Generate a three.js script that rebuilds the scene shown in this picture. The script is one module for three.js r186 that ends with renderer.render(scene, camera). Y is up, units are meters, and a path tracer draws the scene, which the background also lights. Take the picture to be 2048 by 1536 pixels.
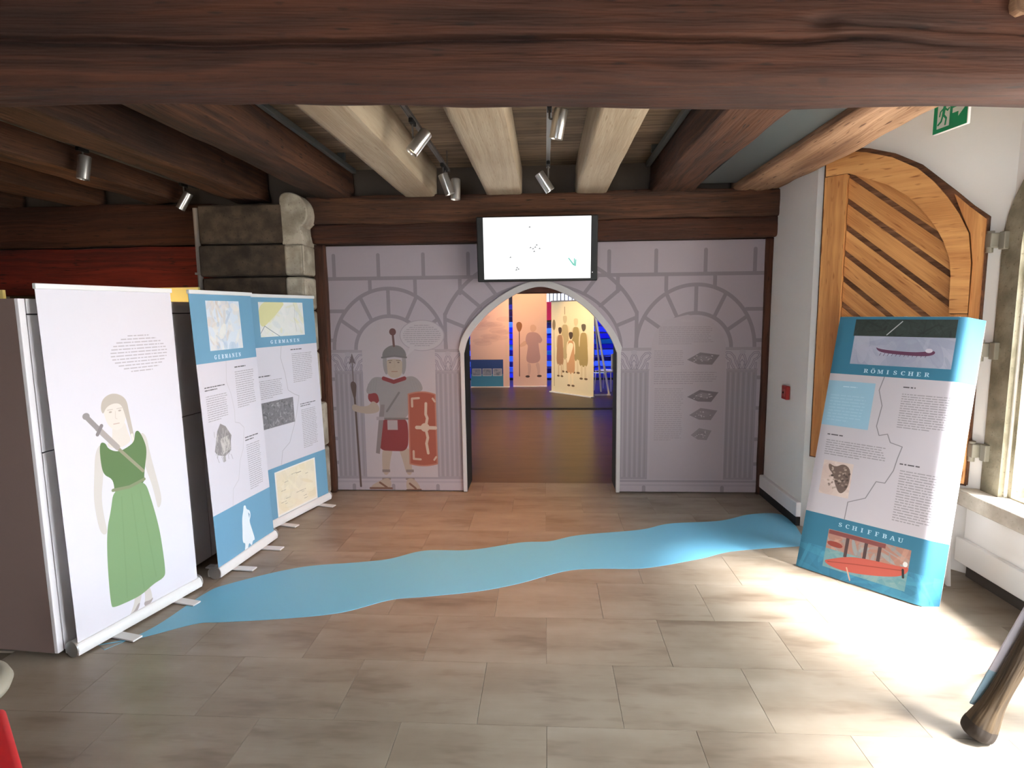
import * as THREE from 'three';
import { mergeGeometries } from 'three/addons/utils/BufferGeometryUtils.js';
import { RoundedBoxGeometry } from 'three/addons/geometries/RoundedBoxGeometry.js';
import { ImprovedNoise } from 'three/addons/math/ImprovedNoise.js';
import { RectAreaLightUniformsLib } from 'three/addons/lights/RectAreaLightUniformsLib.js';

// ---------- camera, sky, exposure ----------
const scene = new THREE.Scene();
const camera = new THREE.PerspectiveCamera(66.78, 2048 / 1536, 0.05, 200);
camera.position.set(0, 1.82, 0);
camera.rotation.set(THREE.MathUtils.degToRad(-7.1), THREE.MathUtils.degToRad(3.3), THREE.MathUtils.degToRad(-0.62), 'YXZ');
scene.background = new THREE.Color(0.9, 0.96, 1.0);            // white overcast sky
scene.backgroundIntensity = 24;
const sun = new THREE.DirectionalLight(new THREE.Color(1, 0.99, 0.98), 66);   // hazy sun from the window side
sun.position.set(0.95 * 20, 1.38 * 20, 0.31 * 20); sun.castShadow = true; sun.shadow.radius = 34; sun.shadow.mapSize.set(2048, 2048);
Object.assign(sun.shadow.camera, { left: -12, right: 12, top: 12, bottom: -12, near: 1, far: 70 }); sun.target.position.set(0, 0, -4); sun.position.add(sun.target.position);
sun.name = 'sun'; sun.target.name = 'sun_target'; scene.add(sun, sun.target);
const renderer = new THREE.WebGLRenderer({ antialias: true });
renderer.shadowMap.enabled = true;
renderer.toneMapping = THREE.LinearToneMapping;
renderer.toneMappingExposure = 1.0;
RectAreaLightUniformsLib.init();

// ---------- helpers ----------
const V = (x, y, z) => new THREE.Vector3(x, y, z);
const noiseGen = new ImprovedNoise();
const N = (x, y = 0, z = 0) => noiseGen.noise(x, y, z);
let seedState = 12345;
const rnd = () => { seedState = (seedState * 1664525 + 1013904223) % 4294967296; return seedState / 4294967296; };
const fbm = (x, y, z, o = 4) => { let s = 0, a = 0.5; for (let i = 0; i < o; i++) { s += a * N(x, y, z + i * 7.3); x *= 2.03; y *= 2.03; a *= 0.5; } return s; };
const used = {};
function numbered(name) { const n = used[name] = (used[name] ?? -1) + 1; return n ? name + '_' + String(n).padStart(3, '0') : name; }
function tag(o, label, category, group, kind) {
  if (label) o.userData.label = label;
  if (category) o.userData.category = category;
  if (group) o.userData.group = group;
  if (kind) o.userData.kind = kind;
  return o;
}
function thing(name, label, category, pos = [0, 0, 0], turn = 0, group) {
  const g = new THREE.Group(); g.name = numbered(name); g.position.set(...pos); g.rotation.y = turn; scene.add(g);
  return tag(g, label, category, group);
}
function struct(name, label, pos = [0, 0, 0], turn = 0) {
  const g = new THREE.Group(); g.name = numbered(name); g.position.set(...pos); g.rotation.y = turn; scene.add(g);
  return tag(g, label, null, null, 'structure');
}
function mesh(name, geo, mat, parent, label) {
  const m = new THREE.Mesh(Array.isArray(geo) ? mergeGeometries(geo.map((g) => { const h = g.index ? g.toNonIndexed() : g.clone(); for (const k of Object.keys(h.attributes)) if (!['position', 'normal', 'uv'].includes(k)) h.deleteAttribute(k); return h; })) : geo, mat);
  m.castShadow = m.receiveShadow = true;
  if (!parent || parent === scene) { m.name = numbered(name); scene.add(m); }
  else { const n = parent.children.filter((c) => c.name.replace(/_\d{3}$/, '') === name).length; m.name = n ? name + '_' + String(n).padStart(3, '0') : name; parent.add(m); }
  if (label) m.userData.label = label;
  return m;
}
// uv in metres taken from position by dominant normal; grain runs along `axis`
function metreUV(g, axis = 0, ou = 0, ov = 0) {
  const p = g.attributes.position, n = g.attributes.normal, uv = new Float32Array(p.count * 2);
  for (let i = 0; i < p.count; i++) {
    const P = [p.getX(i), p.getY(i), p.getZ(i)], A = [Math.abs(n.getX(i)), Math.abs(n.getY(i)), Math.abs(n.getZ(i))];
    const k = A.indexOf(Math.max(...A)), rest = [0, 1, 2].filter((c) => c !== k);
    let a = rest[0], b = rest[1];
    if (b === axis) [a, b] = [b, a];
    uv[2 * i] = P[a] + ou; uv[2 * i + 1] = P[b] + ov + k * 0.37;
  }
  g.setAttribute('uv', new THREE.BufferAttribute(uv, 2));
  return g;
}
function box(x0, x1, y0, y1, z0, z1, axis = 0, r = 0) {
  const w = Math.abs(x1 - x0), h = Math.abs(y1 - y0), d = Math.abs(z1 - z0);
  const g = r ? new RoundedBoxGeometry(w, h, d, 2, Math.min(r, w / 2.01, h / 2.01, d / 2.01)) : new THREE.BoxGeometry(w, h, d);
  g.translate((x0 + x1) / 2, (y0 + y1) / 2, (z0 + z1) / 2);
  return metreUV(g, axis, x0 * 1.7 + z0, y0 * 2.3);
}
function cyl(a, b, r0, r1 = r0, seg = 20) {                    // a tapered rod from a to b
  const d = b.clone().sub(a), g = new THREE.CylinderGeometry(r1, r0, d.length(), seg);
  g.applyQuaternion(new THREE.Quaternion().setFromUnitVectors(V(0, 1, 0), d.clone().normalize()));
  g.translate(...a.clone().add(b).multiplyScalar(0.5).toArray());
  return g;
}
function bar(a, b, w, t, up = V(0, 1, 0)) {                    // a rectangular bar from a to b
  const d = b.clone().sub(a), L = d.length(), x = d.clone().normalize(), z = x.clone().cross(up).normalize(), y = z.clone().cross(x);
  const g = new THREE.BoxGeometry(L, t, w); metreUV(g, 0);
  g.applyMatrix4(new THREE.Matrix4().makeBasis(x, y, z)); g.translate(...a.clone().add(b).multiplyScalar(0.5).toArray());
  return g;
}
// a hewn timber along x, centred: rounded rectangle swept with uneven faces
function timber(L, h, d, { seed = 1, seg = 60, per = 10, amp = 0.008, r = 0.02, carve, bow = 0 } = {}) {
  const pts = [], per4 = [[1, per], [0, per], [-1, per], [0, per]];
  const sides = [['z', 1], ['y', 1], ['z', -1], ['y', -1]];
  for (let s = 0; s < 4; s++) {
    const n = per4[s][1];
    for (let i = 0; i < n; i++) {
      const t = i / n * 2 - 1;
      let y, z;
      if (s === 0) { z = d / 2; y = t * h / 2; } else if (s === 1) { y = h / 2; z = -t * d / 2; } else if (s === 2) { z = -d / 2; y = -t * h / 2; } else { y = -h / 2; z = t * d / 2; }
      const cy = Math.max(-h / 2 + r, Math.min(h / 2 - r, y)), cz = Math.max(-d / 2 + r, Math.min(d / 2 - r, z)), dy = y - cy, dz = z - cz, l = Math.hypot(dy, dz);
      if (l > r) { y = cy + dy / l * r; z = cz + dz / l * r; }
      pts.push([y, z, s, t]);
    }
  }
  const n = pts.length, pos = [], uv = [], idx = [], per_ = [0];
  for (let i = 1; i <= n; i++) { const a = pts[i - 1], b = pts[i % n]; per_.push(per_[i - 1] + Math.hypot(a[0] - b[0], a[1] - b[1])); }
  for (let j = 0; j <= seg; j++) {
    const x = (j / seg - 0.5) * L;
    for (let i = 0; i <= n; i++) {
      const [y, z, s, t] = pts[i % n];
      let k = amp * (N(x * 0.9 + seed * 5.1, y * 4, z * 4 + seed) * 1.6 + N(x * 3.1, y * 14 + seed, z * 14) * 0.6 + N(x * 1.3 + seed, y * 40, z * 40) * 0.35);
      if (carve) k -= carve(x, s, t);
      const q = Math.hypot(y / h, z / d) + 1e-6;
      pos.push(x, y + (s % 2 ? Math.sign(y) * k : y / h / q * k * 0.6) + bow * (1 - (2 * x / L) ** 2), z + (s % 2 ? z / d / q * k * 0.6 : Math.sign(z) * k));
      uv.push(x + seed * 1.37, per_[i] + seed * 0.71);
    }
  }
  const w = n + 1;
  for (let j = 0; j < seg; j++) for (let i = 0; i < n; i++) { const a = j * w + i, b = a + 1, c = a + w, e = c + 1; idx.push(a, c, b, b, c, e); }
  for (const [j, f] of [[0, 1], [seg, 0]]) {
    const c = pos.length / 3; pos.push((j / seg - 0.5) * L, 0, 0); uv.push(0, 0);
    for (let i = 0; i < n; i++) f ? idx.push(c, j * w + i, j * w + i + 1) : idx.push(c, j * w + i + 1, j * w + i);
  }
  const g = new THREE.BufferGeometry();
  g.setAttribute('position', new THREE.Float32BufferAttribute(pos, 3)); g.setAttribute('uv', new THREE.Float32BufferAttribute(uv, 2)); g.setIndex(idx); g.computeVertexNormals();
  return g;
}
// ---------- textures ----------
function dataTex(w, h, fn, srgb = true, repeat) {
  const d = new Uint8Array(w * h * 4);
  for (let y = 0; y < h; y++) for (let x = 0; x < w; x++) { const c = fn(x / w, y / h), i = (y * w + x) * 4; d[i] = c[0]; d[i + 1] = c[1]; d[i + 2] = c[2]; d[i + 3] = 255; }
  const t = new THREE.DataTexture(d, w, h); t.magFilter = THREE.LinearFilter; t.minFilter = THREE.LinearMipmapLinearFilter; t.generateMipmaps = true;
  t.wrapS = t.wrapT = THREE.MirroredRepeatWrapping; if (srgb) t.colorSpace = THREE.SRGBColorSpace; if (repeat) t.repeat.set(...repeat); t.needsUpdate = true;
  return t;
}
const mix = (a, b, t) => a.map((v, i) => v + (b[i] - v) * Math.max(0, Math.min(1, t)));
function woodTex(dark, midc, light, seed, fine = 1) {          // 2.4 m of grain along u, 0.8 m across
  return dataTex(1024, 512, (u, v) => {
    const x = u * 2.4, y = v * 0.8, warp = fbm(x * 0.7 + seed, y * 2, seed, 3) * 0.12;
    const rings = fbm(x * 0.5, (y + warp) * 26 * fine, seed + 3, 3), fib = N(x * 6, y * 190, seed), big = fbm(x * 0.9 + 4, y * 3.5, seed + 9, 4), pit = N(x * 9, y * 60, seed + 20);
    let c = mix(midc, light, 0.25 + rings * 1.1 + big * 1.0); c = mix(c, dark, 0.25 - rings * 0.7 - big * 1.1 + fib * 0.25); if (pit > 0.42) c = mix(c, dark, (pit - 0.42) * 4);
    return c;
  }, true, [1 / 2.4, 1 / 0.8]);
}
const woodBump = dataTex(1024, 512, (u, v) => { const x = u * 2.4, y = v * 0.8; const k = 128 + 70 * N(x * 4, y * 70, 2) + 45 * N(x * 9, y * 160, 5) + 50 * fbm(x * 1.2, y * 6, 8, 3); return [k, k, k]; }, false, [1 / 2.4, 1 / 0.8]);
const stoneTex = (a, b, c, s) => dataTex(512, 512, (u, v) => { const k = fbm(u * 6 + s, v * 6, s, 5), p = N(u * 60, v * 60, s); let q = mix(b, c, 0.4 + k * 1.4); q = mix(q, a, 0.2 - k * 1.2); if (p > 0.5) q = mix(q, a, 0.6); return q; });
const roughBump = dataTex(512, 512, (u, v) => { const k = 128 + 120 * fbm(u * 14, v * 14, 4, 5); return [k, k, k]; }, false);
const plasterBump = dataTex(512, 512, (u, v) => { const k = 128 + 100 * fbm(u * 9, v * 9, 14, 5); return [k, k, k]; }, false);
const std = (o) => new THREE.MeshStandardMaterial(o);
const rgb = (r, g, b) => new THREE.Color().setRGB(r / 255, g / 255, b / 255, THREE.SRGBColorSpace);
const wood = (t, o = {}) => std({ map: t, bumpMap: woodBump, bumpScale: 0.006, roughness: 0.85, ...o });
const M = {
  oldWood: wood(woodTex([46, 24, 14], [82, 47, 30], [100, 62, 42], 1), { color: rgb(208, 186, 166) }),
  darkWood: wood(woodTex([38, 22, 14], [92, 58, 40], [118, 80, 56], 7), { color: rgb(206, 194, 182) }),
  redWood: wood(woodTex([48, 12, 6], [108, 28, 14], [128, 40, 22], 12)),
  paleWood: wood(woodTex([172, 154, 132], [190, 174, 152], [200, 186, 166], 17), { bumpScale: 0.003, color: rgb(232, 228, 222) }),
  edgeWood: wood(woodTex([92, 62, 44], [150, 112, 84], [182, 146, 116], 23)),
  shutter: wood(woodTex([150, 92, 48], [206, 146, 86], [222, 168, 108], 31, 0.7), { roughness: 0.55, bumpScale: 0.002 }),
  shutterBack: wood(woodTex([52, 32, 22], [100, 66, 46], [130, 88, 60], 37)),
  shutterGap: wood(woodTex([84, 54, 36], [138, 98, 70], [160, 120, 90], 39)),
  pole: wood(woodTex([40, 30, 18], [76, 58, 36], [98, 80, 54], 41), { roughness: 0.6 }),
  lintel: wood(woodTex([44, 20, 14], [92, 44, 30], [110, 58, 40], 45)),
  stone: std({ map: stoneTex([42, 33, 27], [74, 61, 50], [94, 79, 65], 3), bumpMap: roughBump, bumpScale: 0.015, roughness: 0.95 }),
  paleStone: std({ map: stoneTex([120, 110, 96], [164, 154, 138], [186, 176, 160], 6), bumpMap: roughBump, bumpScale: 0.01, roughness: 0.95 }),
  windowStone: std({ map: stoneTex([104, 98, 80], [140, 132, 112], [162, 154, 134], 9), bumpMap: roughBump, bumpScale: 0.012, roughness: 0.95 }),
  sillStone: std({ map: stoneTex([150, 142, 128], [184, 176, 162], [200, 193, 180], 11), bumpMap: roughBump, bumpScale: 0.006, roughness: 0.9 }),
  plaster: std({ color: rgb(240, 239, 237), bumpMap: plasterBump, bumpScale: 0.004, roughness: 0.95 }),
  oldPlaster: std({ color: rgb(150, 138, 124), bumpMap: plasterBump, bumpScale: 0.01, roughness: 0.95 }),
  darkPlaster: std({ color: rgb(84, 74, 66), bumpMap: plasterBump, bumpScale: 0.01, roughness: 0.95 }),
  ceilingBoard: wood(woodTex([84, 70, 56], [136, 116, 96], [158, 138, 116], 51)),
  greyBoard: std({ color: rgb(78, 84, 85), roughness: 0.38 }),
  white: std({ color: rgb(232, 230, 232), roughness: 0.6 }),
  cabinet: std({ color: rgb(226, 222, 226), roughness: 0.5 }),
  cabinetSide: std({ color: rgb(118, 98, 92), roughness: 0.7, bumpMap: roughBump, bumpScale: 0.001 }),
  gap: std({ color: rgb(28, 26, 28), roughness: 0.9 }),
  black: std({ color: rgb(14, 13, 13), roughness: 0.9 }),
  tvBlack: std({ color: rgb(9, 9, 10), roughness: 0.6 }),
  alu: std({ color: rgb(190, 192, 194), metalness: 0.85, roughness: 0.35 }),
  brushed: std({ color: rgb(205, 203, 200), metalness: 0.9, roughness: 0.28 }),
  whiteMetal: std({ color: rgb(225, 226, 228), metalness: 0.1, roughness: 0.4 }),
  greyMetal: std({ color: rgb(120, 116, 112), metalness: 0.5, roughness: 0.5 }),
  iron: std({ color: rgb(150, 146, 134), metalness: 0.2, roughness: 0.7 }),
  skirting: std({ color: rgb(74, 66, 60), roughness: 0.8 }),
  subfloor: std({ color: rgb(120, 108, 94), roughness: 0.9 }),
  glass: new THREE.MeshPhysicalMaterial({ color: 0xffffff, transmission: 1, roughness: 0, thickness: 0, ior: 1.45 }),
  red: std({ color: rgb(196, 22, 30), roughness: 0.55 }),
  ground: std({ color: rgb(150, 146, 138), roughness: 0.95 }),
};
function canvasTex(w, h, draw) {
  const c = document.createElement('canvas'); c.width = w; c.height = h; const x = c.getContext('2d'); draw(x, w, h);
  const t = new THREE.CanvasTexture(c); t.colorSpace = THREE.SRGBColorSpace; t.anisotropy = 8; t.wrapS = t.wrapT = THREE.ClampToEdgeWrapping; return t;
}
const poly = (c, pts, fill, stroke, lw) => { c.beginPath(); pts.forEach((p, i) => (i ? c.lineTo(...p) : c.moveTo(...p))); c.closePath(); if (fill) { c.fillStyle = fill; c.fill(); } if (stroke) { c.strokeStyle = stroke; c.lineWidth = lw; c.stroke(); } };
const smooth = (c, pts, fill) => { c.beginPath(); const n = pts.length, m = (a, b) => [(a[0] + b[0]) / 2, (a[1] + b[1]) / 2]; c.moveTo(...m(pts[n - 1], pts[0])); for (let i = 0; i < n; i++) c.quadraticCurveTo(...pts[i], ...m(pts[i], pts[(i + 1) % n])); c.closePath(); c.fillStyle = fill; c.fill(); };
const path = (c, pts, stroke, lw) => { c.beginPath(); pts.forEach((p, i) => (i ? c.lineTo(...p) : c.moveTo(...p))); c.strokeStyle = stroke; c.lineWidth = lw; c.lineJoin = c.lineCap = 'round'; c.stroke(); };
const disc = (c, x, y, rx, ry, fill, rot = 0) => { c.beginPath(); c.ellipse(x, y, rx, ry, rot, 0, 7); c.fillStyle = fill; c.fill(); };
function para(c, x, y, w, h, lines, color, centre) {           // body text too small to read: broken strokes
  const lh = h / lines; c.fillStyle = color;
  for (let i = 0; i < lines; i++) {
    let ww = w * (centre ? Math.sin(Math.PI * (i + 0.7) / (lines + 0.4)) ** 0.55 : i === lines - 1 ? 0.6 : 0.9 + rnd() * 0.1), X = x + (centre ? (w - ww) / 2 : 0); const end = X + ww;
    while (X < end) { const l = Math.min(end - X, lh * (0.5 + rnd() * 2.2)); c.fillRect(X, y + i * lh + lh * 0.25, l, lh * 0.36); X += l + lh * 0.3; }
  }
}
function spaced(c, text, x, y, w, px, color, font = 'serif') {
  c.font = 'bold ' + px + 'px ' + font; c.fillStyle = color; c.textBaseline = 'middle'; c.textAlign = 'center';
  [...text].forEach((ch, i) => c.fillText(ch, x + (i + 0.5) * w / text.length, y));
}
function blotch(c, x, y, w, h, cols, n, s) {
  c.save(); c.beginPath(); c.rect(x, y, w, h); c.clip(); c.fillStyle = cols[0]; c.fillRect(x, y, w, h);
  for (let i = 0; i < n; i++) { c.globalAlpha = 0.15 + rnd() * 0.5; disc(c, x + rnd() * w, y + rnd() * h, w * s * (0.2 + rnd()), h * s * (0.2 + rnd()) * 0.6, cols[1 + Math.floor(rnd() * (cols.length - 1))], rnd() * 3); }
  c.restore();
}
const print = (t, o = {}) => std({ map: t, roughness: 0.6, ...o });

// ---------- floor ----------
const tileTex = dataTex(1024, 512, (u, v) => {
  const x = u * 2.6, y = v * 1.3, a = fbm(x * 1.3, y * 5, 2, 5), b = fbm(x * 3, y * 14 + a, 6, 4), c = N(x * 14, y * 50, 3), e = fbm(x * 5, y * 5, 12, 4);
  let q = mix([125, 112, 97], [152, 141, 127], 0.5 + a * 1.1 + e * 0.5); q = mix(q, [96, 80, 65], -0.1 - a * 0.9 + b * 0.9 + c * 0.12); return q;
}, true, [1 / 2.6, 1 / 1.3]);
const tileMats = [[1, 1, 1], [0.97, 0.965, 0.96], [1.02, 1.015, 1.01], [0.985, 0.975, 0.96]].map((c) => std({ map: tileTex, color: new THREE.Color().setRGB(...c.map((v) => Math.min(1, v * 0.95))), roughness: 0.36, bumpMap: woodBump, bumpScale: 0.0005 }));
{
  const floor = struct('floor', 'brown grey streaked tile floor laid in half bond rows');
  mesh('screed', box(-6.5, 3.3, -0.2, -0.012, -17.2, 3.2), M.subfloor, floor);
  const tw = 0.65, td = 0.46, gap = 0.0014, variants = [];
  for (let i = 0; i < 7; i++) { const g = new RoundedBoxGeometry(tw - gap, 0.014, td - gap, 1, 0.0008); metreUV(g, 0, i * 0.83, i * 0.57); variants.push(g); }
  let n = 0;
  for (let k = -4; k <= 6; k++) {
    const z = -2.83 - td * (k + 0.5), off = ((k % 2) + 2) % 2 ? 0.34 : 0;
    for (let i = -5; i <= 4; i++) {
      const x = off + tw * (i + 0.5);
      const t = mesh('tile', variants[Math.floor(rnd() * 7)], tileMats[Math.floor(rnd() * 4)], floor); t.name = n++ ? 'tile_' + String(n - 1).padStart(3, '0') : 'tile';
      t.position.set(x, -0.007, z); if (rnd() < 0.5) t.rotation.y = Math.PI;
    }
  }
  mesh('floor_surface', [box(-6.5, -3.26, -0.012, -0.001, -6.05, 3.2), box(-3.26, 3.3, -0.012, -0.001, -0.99, 3.2), ], tileMats[1], floor);
  mesh('floor_surface', box(-6.5, 3.3, -0.012, -0.001, -10.75, -6.0525), std({ map: tileTex, color: 0xa68460, roughness: 0.3 }), floor);
  mesh('floor_surface', box(-6.5, 3.3, -0.012, -0.001, -17.2, -10.87), std({ map: tileTex, color: 0xa08468, roughness: 0.4 }), floor);
  mesh('threshold', box(-6.5, 3.3, -0.012, 0.012, -10.87, -10.75, 0, 0.006), M.skirting, floor);
}
{
  // light blue river laid on the floor
  const up = [[-2.42, -2.86], [-2.30, -3.1], [-2.24, -3.5], [-2.15, -3.65], [-1.78, -3.915], [-1.36, -4.02], [-1.16, -4.085], [-0.93, -4.24], [-0.58, -4.265], [-0.20, -4.42], [0.03, -4.455], [0.275, -4.59], [0.78, -4.72], [1.06, -4.87], [1.50, -4.95], [1.82, -5.12], [2.08, -5.13], [2.10, -4.84]];
  const lo = [[2.02, -4.43], [1.43, -4.31], [1.13, -4.16], [0.70, -3.99], [0.38, -3.97], [0.14, -3.925], [-0.18, -3.725], [-0.43, -3.61], [-0.75, -3.525], [-0.99, -3.47], [-1.26, -3.30], [-1.60, -3.215], [-1.94, -3.165], [-2.08, -3.14], [-2.31, -2.98], [-2.49, -2.905]];
  const s = new THREE.Shape(); s.moveTo(up[0][0], -up[0][1]); s.splineThru(up.slice(1).map((p) => new THREE.Vector2(p[0], -p[1]))); s.lineTo(lo[0][0], -lo[0][1]); s.splineThru(lo.slice(1).map((p) => new THREE.Vector2(p[0], -p[1]))); s.closePath();
  const g = new THREE.ExtrudeGeometry(s, { depth: 0.0025, bevelEnabled: false, curveSegments: 12 }); g.rotateX(-Math.PI / 2); g.translate(0, 0.0005, 0);
  const r = mesh('river_sticker', g, std({ color: rgb(108, 176, 208), roughness: 0.38 }));
  tag(r, 'long light blue wavy vinyl strip like a river across the tiled floor', 'floor sticker');
}
// ---------- room shell ----------
const prism = (pts, y0, y1) => { const s = new THREE.Shape(pts.map(([x, z]) => new THREE.Vector2(x, -z))); const g = new THREE.ExtrudeGeometry(s, { depth: y1 - y0, bevelEnabled: false }); g.rotateX(-Math.PI / 2); g.translate(0, y0, 0); return metreUV(g, 0); };
const archPath = (P, a, b, y0, ys, rise, n = 24) => { P.moveTo(a, y0); P.lineTo(a, ys); const c = (a + b) / 2, r = (b - a) / 2; for (let i = 1; i < n; i++) { const t = Math.PI * (1 - i / n); P.lineTo(c + r * Math.cos(t), ys + rise * Math.sin(t)); } P.lineTo(b, ys); P.lineTo(b, y0); P.closePath(); return P; };
// wall running along z at x: shape drawn in (u = -z, y), extruded towards +x
const sideWall = (shape, x, depth) => { const g = new THREE.ExtrudeGeometry(shape, { depth, bevelEnabled: false, curveSegments: 24 }); g.rotateY(Math.PI / 2); g.translate(x, 0, 0); return metreUV(g, 2); };
const rect = (a, b, y0, y1) => new THREE.Shape([[a, y0], [b, y0], [b, y1], [a, y1]].map((p) => new THREE.Vector2(...p)));
const W1 = [2.3, 3.78], W2 = [0.3, 2.0];                          // window and glazed door openings, as -z
{
  const w = struct('wall_right', 'white plastered wall with splayed window niches');
  mesh('wall_section', prism([[2.14, -5.8], [2.14, -4.86], [3.3, -4.86], [3.3, -5.8]], 0, 3.4), M.plaster, w);
  mesh('splayed_reveal', prism([[2.14, -4.86], [2.93, -3.92], [3.3, -3.92], [3.3, -4.86]], 0, 3.4), M.plaster, w);
  const s = rect(-3.2, 3.92, 0, 3.4); s.holes.push(archPath(new THREE.Path(), W1[0], W1[1], 0.58, 2.2, 0.6)); s.holes.push(archPath(new THREE.Path(), W2[0], W2[1], 0.012, 2.2, 0.6));
  mesh('window_section', sideWall(s, 2.93, 0.37), M.plaster, w);
  mesh('apron', box(2.82, 2.93, 0.1, 0.5, -3.94, -2.2), M.plaster, w);
  mesh('apron_ledge', box(2.79, 2.84, 0.1, 0.27, -3.98, -2.22, 2, 0.01), M.plaster, w);
  mesh('skirting', box(2.85, 2.93, -0.01, 0.1, -3.94, -2.2), M.skirting, w);
  const b = struct('baseboard_right', 'white baseboard with a dark gap under it on the plastered wall');
  mesh('board', box(2.10, 2.15, 0.075, 0.2, -5.72, -4.86, 2, 0.008), M.white, b);
  mesh('gap_strip', box(2.105, 2.15, -0.005, 0.075, -5.72, -4.86, 2), M.gap, b);
}
function makeWindow(name, [u0, u1], y0, label) {
  const w = struct(name, label);
  const s = archPath(new THREE.Shape(), u0 - 0.15, u1 + 0.15, y0, 2.2, 0.74); s.holes.push(archPath(new THREE.Path(), u0, u1, y0 + 0.002, 2.2, 0.6));
  const g = new THREE.ExtrudeGeometry(s, { depth: 0.03, bevelEnabled: true, bevelSize: 0.012, bevelThickness: 0.012, bevelSegments: 2, curveSegments: 24 }); g.rotateY(Math.PI / 2); g.translate(2.9, 0, 0); metreUV(g, 2);
  mesh('stone_surround', g, M.windowStone, w);
  const l = archPath(new THREE.Shape(), u0 - 0.001, u1 + 0.001, y0 - 0.015, 2.2, 0.601); l.holes.push(archPath(new THREE.Path(), u0 + 0.03, u1 - 0.03, y0 + 0.015, 2.2, 0.57));
  mesh('stone_reveal', sideWall(l, 2.945, 0.34), M.windowStone, w);
  if (y0 > 0.3) mesh('window_sill', box(2.76, 3.3, 0.5, 0.605, -u1 - 0.2, -u0 + 0.2, 2, 0.012), M.sillStone, w);
  const f = archPath(new THREE.Shape(), u0 + 0.03, u1 - 0.03, y0 + 0.015, 2.2, 0.57); f.holes.push(archPath(new THREE.Path(), u0 + 0.08, u1 - 0.08, y0 + 0.065, 2.2, 0.52));
  mesh('window_frame', [sideWall(f, 3.12, 0.05), box(3.12, 3.17, y0 + 0.04, 2.68, -(u0 + u1) / 2 - 0.02, -(u0 + u1) / 2 + 0.02)], M.white, w);
  const p = archPath(new THREE.Shape(), u0 + 0.06, u1 - 0.06, y0 + 0.045, 2.2, 0.54);
  mesh('pane', sideWall(p, 3.143, 0.004), M.glass, w);
  return w;
}
const win1 = makeWindow('window_1', W1, 0.6, 'arched stone window with deep sill behind the standing boat banner');
makeWindow('door_1', W2, 0.03, 'arched glazed door beside the deep stone window');
for (const y of [2.235, 1.54, 0.87]) {                            // pintles of the shutter, set in the stone
  mesh('hinge_block', [box(2.815, 2.93, y - 0.045, y + 0.045, -3.99, -3.93, 0, 0.006), cyl(V(2.835, y - 0.075, -3.965), V(2.835, y + 0.06, -3.965), 0.02), box(2.86, 2.93, y - 0.06, y + 0.05, -3.93, -3.88, 0, 0.006)], M.iron, win1);
}
{
  const w = struct('wall_back', 'rear wall with the doorway behind the printed arch');
  const s = new THREE.Shape([[-6.5, 0], [-0.83, 0], [-0.83, 2.06], [0.74, 2.06], [0.74, 0], [3.3, 0], [3.3, 3.4], [-6.5, 3.4]].map((p) => new THREE.Vector2(...p)));
  const g = new THREE.ExtrudeGeometry(s, { depth: 0.36, bevelEnabled: false }); g.translate(0, 0, -6.15);
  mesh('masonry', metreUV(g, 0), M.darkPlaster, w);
  mesh('doorway_liner', box(-0.83, -0.8, 0, 2.06, -6.14, -5.77), M.black, w);
  mesh('doorway_liner', box(0.71, 0.74, 0, 2.06, -6.14, -5.77), M.black, w);
  mesh('lintel', box(-0.8, 0.71, 2.0, 2.06, -6.15, -5.78, 0, 0.008), M.lintel, w);
}
struct('wall_left', 'plastered wall of the dark end of the room').add((() => { const m = new THREE.Mesh(box(-6.7, -6.5, 0, 3.4, -17.2, 3.2), M.darkPlaster); m.name = 'masonry'; return m; })());
{ const w = struct('wall_front', 'plastered wall behind the viewer'); const s = new THREE.Shape([[-6.7, 0], [3.3, 0], [3.3, 3.4], [-6.7, 3.4]].map((p) => new THREE.Vector2(...p))); s.holes.push(new THREE.Path([[-1.6, 0.8], [0.2, 0.8], [0.2, 2.5], [-1.6, 2.5]].map((p) => new THREE.Vector2(...p))));
  mesh('masonry', metreUV(new THREE.ExtrudeGeometry(s, { depth: 0.25, bevelEnabled: false }).translate(0, 0, 3.2), 0), M.oldPlaster, w);
  const f = struct('added_window_3', 'plain added window for fill light in the wall behind the viewer');  // unseen window, added as fill light from behind the camera
  mesh('window_frame', [box(-1.6, 0.2, 0.8, 0.87, 3.28, 3.34), box(-1.6, 0.2, 2.43, 2.5, 3.28, 3.34), box(-1.6, -1.53, 0.87, 2.43, 3.28, 3.34), box(0.13, 0.2, 0.87, 2.43, 3.28, 3.34), box(-0.73, -0.67, 0.87, 2.43, 3.28, 3.34)], M.white, f);
  mesh('pane', box(-1.55, 0.15, 0.85, 2.45, 3.308, 3.312), M.glass, f); }
{
  const c = struct('ceiling', 'board ceiling above the hewn joists');
  mesh('ceiling_boards', box(-6.7, 2.1, 3.2, 3.4, -6.15, 3.4, 0), M.ceilingBoard, c);
  mesh('niche_soffit', box(2.1, 3.3, 3.28, 3.4, -5.8, 3.4, 0), M.plaster, c);
}
tag(mesh('ceiling_panel', box(1.40, 1.73, 2.95, 2.99, -5.55, -2.65, 2, 0.004), M.greyBoard), 'smooth grey ceiling board between the rough reddish joist and the edge beam', null, null, 'structure');
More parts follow.
